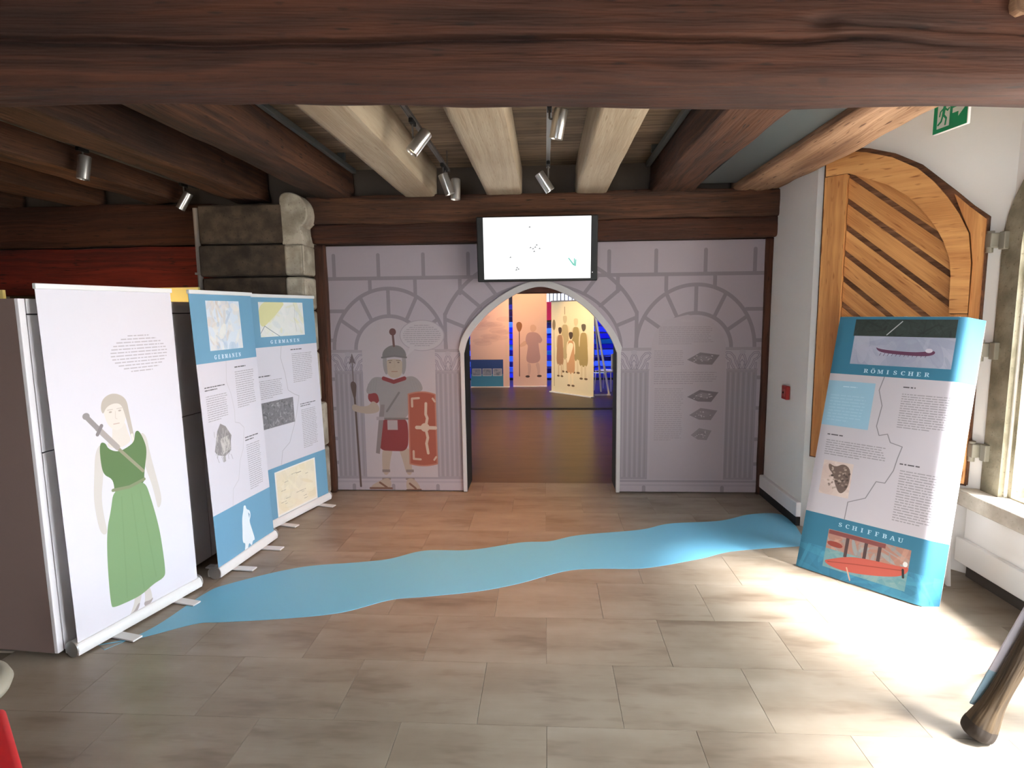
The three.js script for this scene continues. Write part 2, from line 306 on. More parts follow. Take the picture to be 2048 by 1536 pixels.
// ---------- timbers ----------
function beam(label, g, mat, pos, rotY = 0) { const m = mesh('ceiling_beam', g, mat); m.position.set(...pos); m.rotation.y = rotY; return tag(m, label, null, null, 'structure'); }
{
  const crackY = (x) => -0.115 + 0.014 * Math.sin(x * 1.9 + 0.6) + 0.012 * N(x * 2.3, 4, 1) - 0.012 * Math.exp(-((x - 1.05) ** 2) / 0.02) + 0.02 * Math.exp(-((x - 1.4) ** 2) / 0.05);
  const h = 0.5, carve = (x, s, t) => {
    if (s !== 0) return 0;
    const y = t * h / 2; let k = 0;
    const wgt = 1 / (1 + Math.exp((x - 1.55) * 9));
    k += 0.045 * wgt * Math.exp(-(((y - crackY(x)) / (0.0095 + 0.003 * N(x * 3, 1, 9) - 0.0015 * x)) ** 2));
    const y2 = -0.045 - 0.05 * (x - 1.2); k += 0.018 / (1 + Math.exp((1.15 - x) * 14)) * Math.exp(-(((y - y2 - 0.01 * N(x * 4, 2, 2)) / 0.006) ** 2));
    k += 0.03 * Math.exp(-(((x - 1.17) / 0.055) ** 2) - ((y + 0.045) / 0.022) ** 2);
    k -= 0.02 * Math.exp(-(((x - 1.3) / 0.3) ** 2) - ((y + 0.05) / 0.08) ** 2);
    return k;
  };
  beam('huge dark hewn cross beam with a long crack right above the viewer', timber(7.6, h, 0.34, { seed: 3, seg: 420, per: 84, amp: 0.012, r: 0.05, carve }), M.oldWood, [-0.15, 2.915, -2.43], 0.0945);
}
const zj = [-5.74, -2.4], jl = zj[1] - zj[0], jm = (zj[0] + zj[1]) / 2;
const joist = (x, w, mat, label, seed, amp = 0.008, h = 0.3) => beam(label, timber(jl, h, w, { seed, seg: 80, per: 9, amp, r: 0.015 }), mat, [x, 2.9 + h / 2, jm], Math.PI / 2);
joist(-1.17, 0.28, M.paleWood, 'pale whitewashed ceiling joist between the spotlight track and the brown joists', 1, 0.004);
joist(-0.38, 0.33, M.paleWood, 'middle pale whitewashed ceiling joist between the two spotlight tracks', 2, 0.004);
joist(0.43, 0.28, M.paleWood, 'pale whitewashed ceiling joist ending above the television bracket', 3, 0.004);
joist(1.17, 0.38, M.darkWood, 'rough reddish brown ceiling joist beside the grey ceiling board', 4, 0.018);
beam('edge beam of pinkish lit wood along the white plastered wall', timber(jl, 0.32, 0.42, { seed: 5, seg: 80, per: 12, amp: 0.02, r: 0.03 }), M.edgeWood, [1.94, 3.06, jm], Math.PI / 2);
[[-2.0, 'first rough brown ceiling joist beyond the pale ones'], [-2.84, 'second rough brown ceiling joist from the pale ones, above the stone pillar'], [-3.68, 'third rough brown ceiling joist from the pale ones'], [-4.52, 'fourth rough brown ceiling joist from the pale ones'], [-5.36, 'fifth rough brown ceiling joist from the pale ones, furthest in the dark']].forEach(([x, l], i) => joist(x, 0.32, M.darkWood, l, 10 + i, 0.018));
beam('upper dark timber over the printed arch wall', timber(4.5, 0.26, 0.2, { seed: 21, seg: 90, per: 14, amp: 0.012, r: 0.03 }), M.darkWood, [-0.02, 2.79, -5.70]);
beam('lower dark timber directly on top of the printed arch wall', timber(4.46, 0.19, 0.18, { seed: 22, seg: 90, per: 12, amp: 0.01, r: 0.03 }), M.oldWood, [-0.02, 2.575, -5.72]);
beam('dark upper timber of the wall beyond the stone pillar', timber(3.3, 0.4, 0.16, { seed: 23, seg: 60, per: 12, amp: 0.012, r: 0.03 }), M.oldWood, [-4.88, 2.7, -5.72]);
beam('red brown lower timber of the wall beyond the stone pillar', timber(3.3, 0.46, 0.14, { seed: 24, seg: 60, per: 12, amp: 0.012, r: 0.03 }), M.redWood, [-4.88, 2.26, -5.72]);
{ const p = mesh('timber_pillar', timber(2.48, 0.12, 0.12, { seed: 31, per: 8, amp: 0.008 }).rotateZ(Math.PI / 2), M.oldWood); p.position.set(-2.205, 1.24, -5.725); tag(p, 'dark wooden post between the stone pillar and the printed arch wall', null, null, 'structure'); }
{ const p = mesh('timber_pillar', timber(2.48, 0.07, 0.1, { seed: 32, per: 8, amp: 0.006 }).rotateZ(Math.PI / 2), M.oldWood); p.position.set(2.11, 1.24, -5.75); tag(p, 'brown wooden post between the printed arch wall and the white wall', null, null, 'structure'); }
// ---------- stone pillar ----------
{
  const P = struct('stone_pillar', 'rough grey brown stone pillar with a paler rounded corner');
  const courses = [[0, 0.5], [0.5, 0.95], [0.95, 1.45], [1.45, 1.85], [1.85, 2.17], [2.17, 2.47], [2.47, 2.84]];
  courses.forEach(([a, b], i) => {
    const g = new RoundedBoxGeometry(0.82 + (i % 2) * 0.02, b - a - 0.012, 0.4, 3, 0.02); g.translate(-2.83, (a + b) / 2, -5.62 + (i % 2) * 0.012);
    mesh('stone', metreUV(g, 0, i * 0.31, i * 0.7), M.stone, P);
    if (i < 6) { const q = new RoundedBoxGeometry(i < 2 ? 0.24 : 0.19, b - a - 0.012, 0.42, 3, 0.03); q.translate(i < 2 ? -2.31 : -2.335, (a + b) / 2, -5.61); mesh('corner_stone', metreUV(q, 0, i * 0.53, i * 0.2), M.paleStone, P); }
  });
  const s = new THREE.Shape(); s.moveTo(-2.43, 2.47); s.lineTo(-2.255, 2.47); s.bezierCurveTo(-2.25, 2.54, -2.28, 2.58, -2.275, 2.63); s.bezierCurveTo(-2.2, 2.68, -2.21, 2.74, -2.215, 2.79); s.bezierCurveTo(-2.23, 2.87, -2.3, 2.92, -2.37, 2.92); s.bezierCurveTo(-2.42, 2.92, -2.44, 2.9, -2.44, 2.86); s.closePath();
  const g = new THREE.ExtrudeGeometry(s, { depth: 0.36, bevelEnabled: true, bevelSize: 0.015, bevelThickness: 0.02, bevelSegments: 3, curveSegments: 14 }); g.translate(0, 0, -5.8);
  mesh('corbel_stone', metreUV(g, 0), M.paleStone, P);
  const c = mesh('conduit_pipe', [cyl(V(-3.3, 0.02, -5.5), V(-3.3, 2.82, -5.5), 0.026), box(-3.335, -3.265, 1.2, 1.22, -5.53, -5.47), box(-3.335, -3.265, 2.2, 2.22, -5.53, -5.47)], std({ color: rgb(176, 166, 158), roughness: 0.6 }));
  tag(c, 'grey vertical conduit pipe beside the stone pillar', 'pipe');
}
// ---------- mural wall with arch ----------
const MX0 = -2.15, MX1 = 2.09, MH = 2.47, MZ = -5.73;
const archPts = [[-0.80, 0], [-0.805, 1.41], [-0.755, 1.57], [-0.61, 1.755], [-0.466, 1.877], [-0.311, 1.975], [-0.17, 2.035], [-0.05, 2.058], [0.07, 2.035], [0.215, 1.972], [0.37, 1.867], [0.51, 1.729], [0.635, 1.558], [0.70, 1.41], [0.705, 0]];
const muralTex = canvasTex(2048, 1192, (c, w, h) => {
  const k = w / (MX1 - MX0);
  c.setTransform(k, 0, 0, -k, -MX0 * k, h);
  c.fillStyle = '#bcb4b8'; c.fillRect(MX0, 0, 5, 3);
  const G = '#9a9397', lw = 0.036, line = (...p) => path(c, p, G, lw); c.lineCap = 'butt';
  line([MX0, 2.155], [MX1, 2.155]);
  for (const x of [-2.076, -1.632, -1.187, -0.745, 0.615, 1.06, 1.525, 1.985]) line([x, 2.29 + 0.09], [x, 2.17]);
  for (const x of [-1.723, -1.273, -0.83, 0.7, 1.16, 1.618]) line([x, 2.15], [x, 2.0]);
  const mx = (f) => { f((x) => x); f((x) => -0.05 * 2 - x); };
  const arches = [[-1.545, 0.56, 0.275], [1.445, 0.56, 0.275]];
  // outer voussoir arches left, middle and right
  for (const [cx] of [[-1.545], [1.445]]) {
    c.fillStyle = '#bcb4b8'; c.strokeStyle = G; c.lineWidth = lw;
    c.beginPath(); c.ellipse(cx, 1.45, 0.565, 0.605, 0, 0, Math.PI); c.fill(); c.stroke();
    c.beginPath(); c.ellipse(cx, 1.45, 0.345, 0.335, 0, 0, Math.PI); c.stroke();
    for (let i = 1; i < 6; i++) { const a = Math.PI * i / 6, C = Math.cos(a), S = Math.sin(a); line([cx + 0.345 * C, 1.45 + 0.335 * S], [cx + 0.565 * C, 1.45 + 0.605 * S]); }
  }
  const mcx = -0.05; c.strokeStyle = G; c.lineWidth = lw;
  c.beginPath(); c.ellipse(mcx, 1.47, 1.0, 0.9, 0, 0.376, Math.PI - 0.376); c.stroke();
  for (const m of [-1, 1]) for (const [a, b, d, e] of [[0.935, 1.75, 0.74, 1.67], [0.78, 2.03, 0.585, 1.865], [0.55, 2.14, 0.43, 1.985]]) line([mcx + m * a, b], [mcx + m * d, e]);
  line([-0.985, 1.45], [-0.985, 1.8]); line([0.885, 1.45], [0.885, 1.8]);
  c.beginPath(); c.ellipse(mcx, 1.44, 0.79, 0.64, 0, 0, Math.PI); c.lineWidth = 0.03; c.stroke();
  line([MX0, 1.838], [-1.98, 1.838]); line([1.92, 1.818], [MX1, 1.818]);
  line([MX0, 1.55], [-2.1, 1.55]); line([2.02, 1.52], [MX1, 1.52]);
  for (const y of [1.16, 0.86, 0.55, 0.3]) { line([MX0, y], [-2.1, y]); line([2.03, y], [MX1, y]); }
  // columns
  const columns = [[-1.975, 0.145], [-0.965, 0.145], [0.865, 0.145], [1.9, 0.145]];
  c.fillStyle = '#a29ca0'; c.fillRect(MX0, 0.13, 1.37, 0.022); c.fillRect(0.7, 0.11, 1.4, 0.022);
  c.fillStyle = '#b0aaad'; c.fillRect(MX0, 0.09, 1.37, 0.02); c.fillRect(0.7, 0.07, 1.4, 0.02);
  for (const x of [-1.97, -1.56, -1.1, 0.98, 1.75]) line([x, 0.0], [x, 0.06]);
  for (const [x, r] of columns) {
    c.fillStyle = '#a29c9f'; c.fillRect(x - r, 0.14, 2 * r, 1.1);
    for (let i = 0; i < 11; i++) { c.fillStyle = i % 2 ? '#b3adae' : '#979193'; c.fillRect(x - r + 0.012 + i * (2 * r - 0.02) / 11, 0.16, 0.009, 1.05); }
    c.fillStyle = '#d0cccd'; poly(c, [[x - r - 0.03, 1.43], [x + r + 0.03, 1.43], [x + r - 0.005, 1.24], [x - r + 0.005, 1.24]], '#beb7ba');
    c.fillStyle = '#a9a4a5'; c.fillRect(x - r - 0.035, 1.425, 2 * r + 0.07, 0.03); c.fillRect(x - r - 0.005, 1.232, 2 * r + 0.01, 0.014);
    for (const m of [-1, 1]) for (const [w, col] of [[0.02, '#8f8890'], [0.009, '#bdb6ba']]) { path(c, [[x + m * 0.03, 1.25], [x + m * 0.06, 1.31], [x + m * 0.075, 1.36], [x + m * 0.11, 1.40], [x + m * 0.15, 1.405], [x + m * 0.165, 1.375], [x + m * 0.145, 1.355]], col, w); path(c, [[x + m * 0.075, 1.25], [x + m * 0.1, 1.29], [x + m * 0.115, 1.335], [x + m * 0.14, 1.345]], col, w); path(c, [[x + m * 0.012, 1.25], [x + m * 0.035, 1.32], [x + m * 0.02, 1.37], [x, 1.40]], col, w); path(c, [[x + m * 0.125, 1.25], [x + m * 0.132, 1.30]], col, w); }
    path(c, [[x - 0.03, 1.25], [x - 0.02, 1.31], [x, 1.335], [x + 0.02, 1.31], [x + 0.03, 1.25]], '#98939a', 0.008); disc(c, x, 1.41, 0.03, 0.022, '#b4afb2');
    
  }
  // right niche: text board with the building phases
  poly(c, [[1.03, 0.15], [1.03, 1.47], [1.06, 1.6], [1.16, 1.72], [1.37, 1.77], [1.58, 1.72], [1.7, 1.6], [1.74, 1.47], [1.74, 0.15]], '#bab2b4');
  c.fillStyle = '#bcb6b6'; c.fillRect(1.31, 1.70, 0.13, 0.022);
  c.save(); c.scale(1, -1);
  para(c, 1.1, -1.66, 0.53, 0.18, 10, '#a69ea0'); para(c, 1.06, -1.43, 0.29, 0.17, 9, '#a49c9e'); para(c, 1.06, -1.22, 0.63, 0.13, 6, '#a49c9e'); para(c, 1.07, -1.06, 0.28, 0.53, 26, '#a69fa0');
  c.restore();
  const slab = (x, y, s, col) => { poly(c, [[x - s, y - 0.01], [x - s * 0.2, y + 0.06], [x + s, y + 0.035], [x + s * 0.55, y - 0.06], [x - s * 0.3, y - 0.055]], col); poly(c, [[x - s * 0.5, y], [x - s * 0.1, y + 0.035], [x + s * 0.5, y + 0.02], [x + s * 0.3, y - 0.03]], '#938a8c'); for (let i = 0; i < 26; i++) disc(c, x + (rnd() - 0.5) * s * 1.2, y + (rnd() - 0.5) * 0.06, 0.007, 0.004, i % 2 ? '#8e8787' : '#c7c0c0'); };
  slab(1.53, 1.345, 0.155, '#857d7f'); slab(1.535, 0.98, 0.15, '#7c7476'); slab(1.545, 0.80, 0.135, '#8d8587'); slab(1.53, 0.6, 0.1, '#989092');
  // left niche: soldier
  c.fillStyle = '#c1b9b9'; c.beginPath(); c.ellipse(-1.545, 1.45, 0.325, 0.315, 0, 0, Math.PI); c.fill(); c.fillRect(-1.83, 0.15, 0.735, 1.3);
  disc(c, -1.22, 1.592, 0.225, 0.155, '#b0a9aa'); disc(c, -1.22, 1.592, 0.215, 0.146, '#c8c1c0'); poly(c, [[-1.34, 1.49], [-1.385, 1.385], [-1.29, 1.46]], '#c8c1c0');
  c.save(); c.scale(1, -1); para(c, -1.41, -1.70, 0.38, 0.22, 11, '#a8a2a3', true); c.restore();
  const skin = '#b8a893', steel = '#9b9893', steelD = '#7f7c77', redc = '#8a3232', brown = '#5f4c43';
  // spear
  path(c, [[-1.93, 1.12], [-1.92, 0.8], [-1.9, 0.05]], brown, 0.02); path(c, [[-1.935, 1.35], [-1.932, 1.12]], '#7d7371', 0.014); poly(c, [[-1.935, 1.42], [-1.97, 1.31], [-1.935, 1.33], [-1.9, 1.31]], '#756a69'); smooth(c, [[-1.955, 1.13], [-1.965, 1.1], [-1.95, 1.03], [-1.935, 0.96], [-1.915, 0.96], [-1.905, 1.05], [-1.9, 1.11], [-1.93, 1.14]], brown);
  // legs, feet
  smooth(c, [[-1.66, 0.46], [-1.67, 0.33], [-1.665, 0.17], [-1.60, 0.17], [-1.585, 0.33], [-1.545, 0.46]], skin); smooth(c, [[-1.5, 0.46], [-1.455, 0.33], [-1.42, 0.17], [-1.36, 0.17], [-1.365, 0.33], [-1.38, 0.46]], skin);
  for (const [x, m] of [[-1.63, -1], [-1.385, 1]]) { c.fillStyle = '#8d7f78'; c.fillRect(x - 0.04, 0.2, 0.08, 0.028); c.fillRect(x - 0.045, 0.12, 0.09, 0.02); smooth(c, m < 0 ? [[-1.6, 0.14], [-1.66, 0.13], [-1.79, 0.06], [-1.79, 0.035], [-1.6, 0.03], [-1.575, 0.07]] : [[-1.42, 0.13], [-1.35, 0.14], [-1.28, 0.05], [-1.29, 0.015], [-1.42, 0.01], [-1.43, 0.06]], skin); path(c, m < 0 ? [[-1.8, 0.03], [-1.58, 0.03]] : [[-1.42, 0.01], [-1.28, 0.015]], '#7d5844', 0.022); path(c, m < 0 ? [[-1.70, 0.09], [-1.63, 0.04]] : [[-1.39, 0.08], [-1.33, 0.03]], '#7d5844', 0.02); }
  // tunic, arms, armour
  smooth(c, [[-1.66, 0.78], [-1.69, 0.6], [-1.70, 0.43], [-1.55, 0.42], [-1.40, 0.42], [-1.385, 0.6], [-1.4, 0.78]], redc);
  smooth(c, [[-1.785, 1.03], [-1.79, 0.93], [-1.68, 0.9], [-1.66, 1.02], [-1.7, 1.08]], redc); smooth(c, [[-1.70, 0.92], [-1.66, 0.83], [-1.78, 0.8], [-1.9, 0.82], [-1.955, 0.84], [-1.96, 0.885], [-1.93, 0.91], [-1.88, 0.88], [-1.78, 0.885], [-1.75, 0.94]], skin);
  smooth(c, [[-1.64, 1.18], [-1.74, 1.18], [-1.81, 1.05], [-1.79, 1.0], [-1.69, 1.03], [-1.67, 0.9], [-1.67, 0.75], [-1.53, 0.74], [-1.385, 0.76], [-1.37, 0.9], [-1.35, 1.03], [-1.22, 1.03], [-1.24, 1.12], [-1.31, 1.19], [-1.4, 1.18], [-1.5, 1.13]], steel);
  for (const y of [0.82, 0.9, 0.98, 1.06]) path(c, [[-1.66, y], [-1.38, y]], '#9c9994', 0.006); for (const m of [0, 1]) for (let i = 0; i < 4; i++) path(c, m ? [[-1.36 + i * 0.03, 1.17 - i * 0.02], [-1.33 + i * 0.03, 1.05]] : [[-1.69 - i * 0.03, 1.17 - i * 0.02], [-1.71 - i * 0.025, 1.04]], '#96938e', 0.006);
  path(c, [[-1.62, 1.165], [-1.52, 1.13], [-1.41, 1.165]], redc, 0.04); path(c, [[-1.47, 1.02], [-1.60, 0.83]], '#7f7a76', 0.02); path(c, [[-1.67, 0.755], [-1.39, 0.755]], '#7f7771', 0.02);
  poly(c, [[-1.66, 0.9], [-1.62, 0.9], [-1.63, 0.8], [-1.69, 0.39], [-1.73, 0.4], [-1.68, 0.8]], '#8a817d'); c.fillStyle = '#a7a2a0'; c.fillRect(-1.71, 0.74, 0.08, 0.035); c.fillStyle = '#b3a9a5'; c.fillRect(-1.60, 0.64, 0.105, 0.1);
  // head, helmet
  smooth(c, [[-1.6, 1.36], [-1.60, 1.25], [-1.56, 1.18], [-1.51, 1.165], [-1.45, 1.18], [-1.42, 1.25], [-1.42, 1.36]], '#bcad96'); smooth(c, [[-1.62, 1.40], [-1.625, 1.28], [-1.6, 1.2], [-1.575, 1.21], [-1.585, 1.3], [-1.58, 1.4]], steel); smooth(c, [[-1.39, 1.40], [-1.385, 1.28], [-1.41, 1.2], [-1.435, 1.21], [-1.425, 1.3], [-1.43, 1.4]], steel);
  smooth(c, [[-1.63, 1.37], [-1.62, 1.44], [-1.56, 1.49], [-1.50, 1.5], [-1.44, 1.49], [-1.39, 1.44], [-1.38, 1.37], [-1.44, 1.385], [-1.5, 1.39], [-1.57, 1.385]], steelD); path(c, [[-1.63, 1.375], [-1.505, 1.39], [-1.385, 1.375]], '#77746f', 0.018);
  path(c, [[-1.505, 1.49], [-1.512, 1.6]], '#6f5048', 0.022); disc(c, -1.513, 1.63, 0.034, 0.035, '#6a443e'); for (const x of [-1.55, -1.465]) { path(c, [[x - 0.02, 1.345], [x + 0.02, 1.345]], '#8d7b68', 0.008); disc(c, x, 1.325, 0.012, 0.006, '#7e6d5c'); } path(c, [[-1.508, 1.34], [-1.5, 1.28], [-1.52, 1.275]], '#b9a68e', 0.008); path(c, [[-1.535, 1.235], [-1.48, 1.235]], '#a8846f', 0.009);
  // shield
  c.beginPath(); c.moveTo(-1.375, 1.005); c.quadraticCurveTo(-1.23, 1.05, -1.105, 1.0); c.lineTo(-1.1, 0.29); c.quadraticCurveTo(-1.24, 0.25, -1.38, 0.29); c.closePath(); c.fillStyle = '#a4553f'; c.fill(); c.lineWidth = 0.014; c.strokeStyle = '#b97a62'; c.stroke();
  path(c, [[-1.34, 0.88], [-1.34, 0.96], [-1.27, 0.965]], '#cdb39a', 0.022); path(c, [[-1.34, 0.42], [-1.34, 0.34], [-1.27, 0.335]], '#cdb39a', 0.022); path(c, [[-1.13, 0.96], [-1.11, 0.93]], '#cdb39a', 0.02); path(c, [[-1.13, 0.33], [-1.11, 0.36]], '#cdb39a', 0.02);
  path(c, [[-1.2, 0.91], [-1.205, 0.8], [-1.19, 0.76], [-1.21, 0.66], [-1.19, 0.56], [-1.205, 0.5], [-1.19, 0.40]], '#d3bea4', 0.028); path(c, [[-1.30, 0.665], [-1.11, 0.66]], '#d3bea4', 0.036); disc(c, -1.215, 0.665, 0.045, 0.045, '#d3bea4');
  c.globalCompositeOperation = 'multiply'; c.fillStyle = '#cfc6cb'; c.fillRect(MX0, 0, 5, 3);   // the sheet is printed a little dark
});
{
  const t = thing('arch_wall', 'printed wide wall panel of stone arches with a walk-through arch and a painted soldier', 'wall panel', [0, 0, MZ]);
  const s = new THREE.Shape([[MX0, 0.012], [MX0, MH], [MX1, MH], [MX1, 0.012], [0.705, 0.012]].map((p) => new THREE.Vector2(...p)));
  const curve = new THREE.CatmullRomCurve3(archPts.slice(1, -1).map((p) => V(p[0], p[1], 0)), false, 'centripetal').getPoints(60);
  for (let i = 60; i >= 0; i--) s.lineTo(curve[i].x, curve[i].y);
  s.lineTo(-0.80, 0.012); s.closePath();
  const g = new THREE.ExtrudeGeometry(s, { depth: 0.03, bevelEnabled: false }); g.translate(0, 0, -0.03);
  const p = g.attributes.position, uv = []; for (let i = 0; i < p.count; i++) uv.push((p.getX(i) - MX0) / (MX1 - MX0), p.getY(i) / MH); g.setAttribute('uv', new THREE.Float32BufferAttribute(uv, 2));
  mesh('printed_board', g, print(muralTex, { roughness: 0.7 }), t);
  // raised light band round the opening
  const out = [], inn = []; const all = [V(-0.80, 0.012, 0), ...curve, V(0.705, 0.012, 0)];
  all.forEach((q, i) => { const a = all[Math.max(0, i - 1)], b = all[Math.min(all.length - 1, i + 1)], n = V(-(b.y - a.y), b.x - a.x, 0).normalize(); const wd = q.y < 1.42 ? 0.03 : 0.055; inn.push(q); out.push(q.clone().addScaledVector(n, wd)); });
  const r = new THREE.Shape([...out, ...inn.reverse()].map((q) => new THREE.Vector2(q.x, q.y)));
  mesh('arch_trim', metreUV(new THREE.ExtrudeGeometry(r, { depth: 0.025, bevelEnabled: true, bevelSize: 0.004, bevelThickness: 0.004, bevelSegments: 1 }), 0), std({ color: rgb(176, 170, 168), roughness: 0.7 }), t);
}
// ---------- television ----------
{
  const tilt = 0.10, t = thing('television', 'black wall television with a glowing white screen hung over the arch', 'television', [-0.072, 2.39, -5.50]);
  const rot = (g) => g.rotateX(tilt);
  mesh('bezel', rot(box(-0.555, 0.555, -0.295, 0.295, -0.03, 0.03, 0, 0.012)), M.tvBlack, t);
  mesh('back_cover', rot(box(-0.45, 0.45, -0.22, 0.2, -0.075, -0.03, 0, 0.01)), M.tvBlack, t);
  const scr = canvasTex(1024, 576, (c) => {
    c.fillStyle = '#ffffff'; c.fillRect(0, 0, 1024, 576); const m = (x, y) => [(x - 285) / 1480 * 1024, (y - 110) / 850 * 576];
    for (const [x, y] of [[925, 245], [1020, 490], [970, 540], [1000, 520], [1060, 540], [985, 578], [935, 525], [655, 655], [745, 800], [735, 830], [765, 820]]) { const q = m(x, y); path(c, [[q[0] - 5, q[1] + 5], [q[0] + 2, q[1] - 3], [q[0] + 6, q[1] + 4]], '#3c3c3c', 7); }
    for (const [x, y] of [[690, 570], [560, 610], [850, 750], [1200, 600], [1040, 690]]) { const q = m(x, y); disc(c, ...q, 14, 6, '#f0eeea'); }
    { const q = m(1520, 740); disc(c, q[0], q[1], 70, 50, '#e3fbf8'); }
    for (const [a, b] of [[[1460, 680], [1540, 780]], [[1490, 720], [1530, 770]], [[1540, 690], [1540, 780]], [[1560, 705], [1555, 785]], [[1475, 700], [1525, 770]]]) path(c, [m(...a), m(...b)], '#4fa894', 9);
  });
  mesh('screen', rot(new THREE.PlaneGeometry(0.985, 0.555).translate(0.0, 0.008, 0.0312)), std({ color: 0x111111, emissive: 0xffffff, emissiveMap: scr, emissiveIntensity: 1.3, roughness: 0.3 }), t);
  mesh('status_light', rot(box(0.505, 0.512, -0.22, -0.213, 0.028, 0.032)), std({ color: 0xffffff, emissive: 0xffffff, emissiveIntensity: 0.8 }), t);
  mesh('wall_bracket', [box(-0.2, 0.2, 0.12, 0.3, -0.1, -0.085), bar(V(-0.12, 0.15, -0.09), V(-0.12, 0.1, -0.05), 0.04, 0.03), bar(V(0.12, 0.15, -0.09), V(0.12, 0.1, -0.05), 0.04, 0.03)], M.greyMetal, t);
  const L = new THREE.RectAreaLight(0xffffff, 1.3, 0.985, 0.555); L.position.set(0, 0.0, 0.037); L.rotation.set(0, Math.PI, 0); L.name = 'screen_light';
  L.lookAt(0, -0.1 * 10, 10); L.rotation.set(Math.PI + tilt, 0, Math.PI); t.add(L);
}
// ---------- roll-up banners ----------
const BW = 0.8;
function rollUp(label, a, b, lean, tex, feet, h = 1.97) {
  const A = V(a[0], 0, a[1]), B = V(b[0], 0, b[1]), d = B.clone().sub(A), L = d.length(), mid = A.clone().add(B).multiplyScalar(0.5);
  const t = thing('roll_up_banner', label, 'banner', [mid.x, 0, mid.z], Math.atan2(-d.z, d.x), 'roll-up banners');
  const z = (y) => -lean * y / 2, n = 24, pos = [], uv = [], idx = [];
  for (let i = 0; i <= n; i++) for (let j = 0; j <= 8; j++) { const y = 0.05 + (h - 0.05) * i / n, u = j / 8; pos.push((u - 0.5) * L, y, z(y) + 0.004 * Math.sin(u * 7 + y * 2) * 0.5); uv.push(u, i / n); }
  for (let i = 0; i < n; i++) for (let j = 0; j < 8; j++) { const q = i * 9 + j; idx.push(q, q + 1, q + 9, q + 1, q + 10, q + 9); }
  const g = new THREE.BufferGeometry(); g.setAttribute('position', new THREE.Float32BufferAttribute(pos, 3)); g.setAttribute('uv', new THREE.Float32BufferAttribute(uv, 2)); g.setIndex(idx); g.computeVertexNormals();
  mesh('print_sheet', g, print(tex), t);
  const gb = g.clone().translate(0, 0, -0.003); gb.setIndex(idx.slice().reverse()); gb.computeVertexNormals(); mesh('backing_sheet', gb, M.greyMetal, t);
  mesh('top_rail', box(-L / 2 - 0.004, L / 2 + 0.004, h - 0.012, h + 0.016, z(h) - 0.012, z(h) + 0.012, 0, 0.004), M.whiteMetal, t);
  const s = new THREE.Shape(); s.moveTo(-0.075, 0.014); s.lineTo(0.02, 0.014); s.quadraticCurveTo(0.03, 0.05, 0.006, 0.075); s.lineTo(-0.035, 0.085); s.quadraticCurveTo(-0.085, 0.075, -0.075, 0.014);
  const cg = new THREE.ExtrudeGeometry(s, { depth: L + 0.03, bevelEnabled: false }).rotateY(Math.PI / 2).translate(-L / 2 - 0.015, 0, 0); cg.scale(1, 1, -1); { const ix = cg.index; const p = cg.attributes.position; for (let i = 0; i < p.count; i += 3) { for (const at of Object.values(cg.attributes)) { const sz = at.itemSize; for (let k = 0; k < sz; k++) { const q = at.array[(i + 1) * sz + k]; at.array[(i + 1) * sz + k] = at.array[(i + 2) * sz + k]; at.array[(i + 2) * sz + k] = q; } } } cg.computeVertexNormals(); }
  const cas = mesh('cassette', cg, M.whiteMetal, t);
  for (const x of [-L / 2 - 0.018, L / 2 + 0.018]) mesh('end_cap', new THREE.CylinderGeometry(0.045, 0.045, 0.008, 24).rotateZ(Math.PI / 2).translate(x, 0.048, -0.02), M.alu, cas);
  for (const x of feet) mesh('foot', box(x * L - 0.03, x * L + 0.03, 0.004, 0.014, -0.2, 0.17, 2, 0.003), M.whiteMetal, cas);
  mesh('support_pole', cyl(V(0, 0.08, -0.045), V(0, h - 0.01, z(h) - 0.02), 0.01), M.alu, t);
  return t;
}
const bw = 870, bh = 2040;
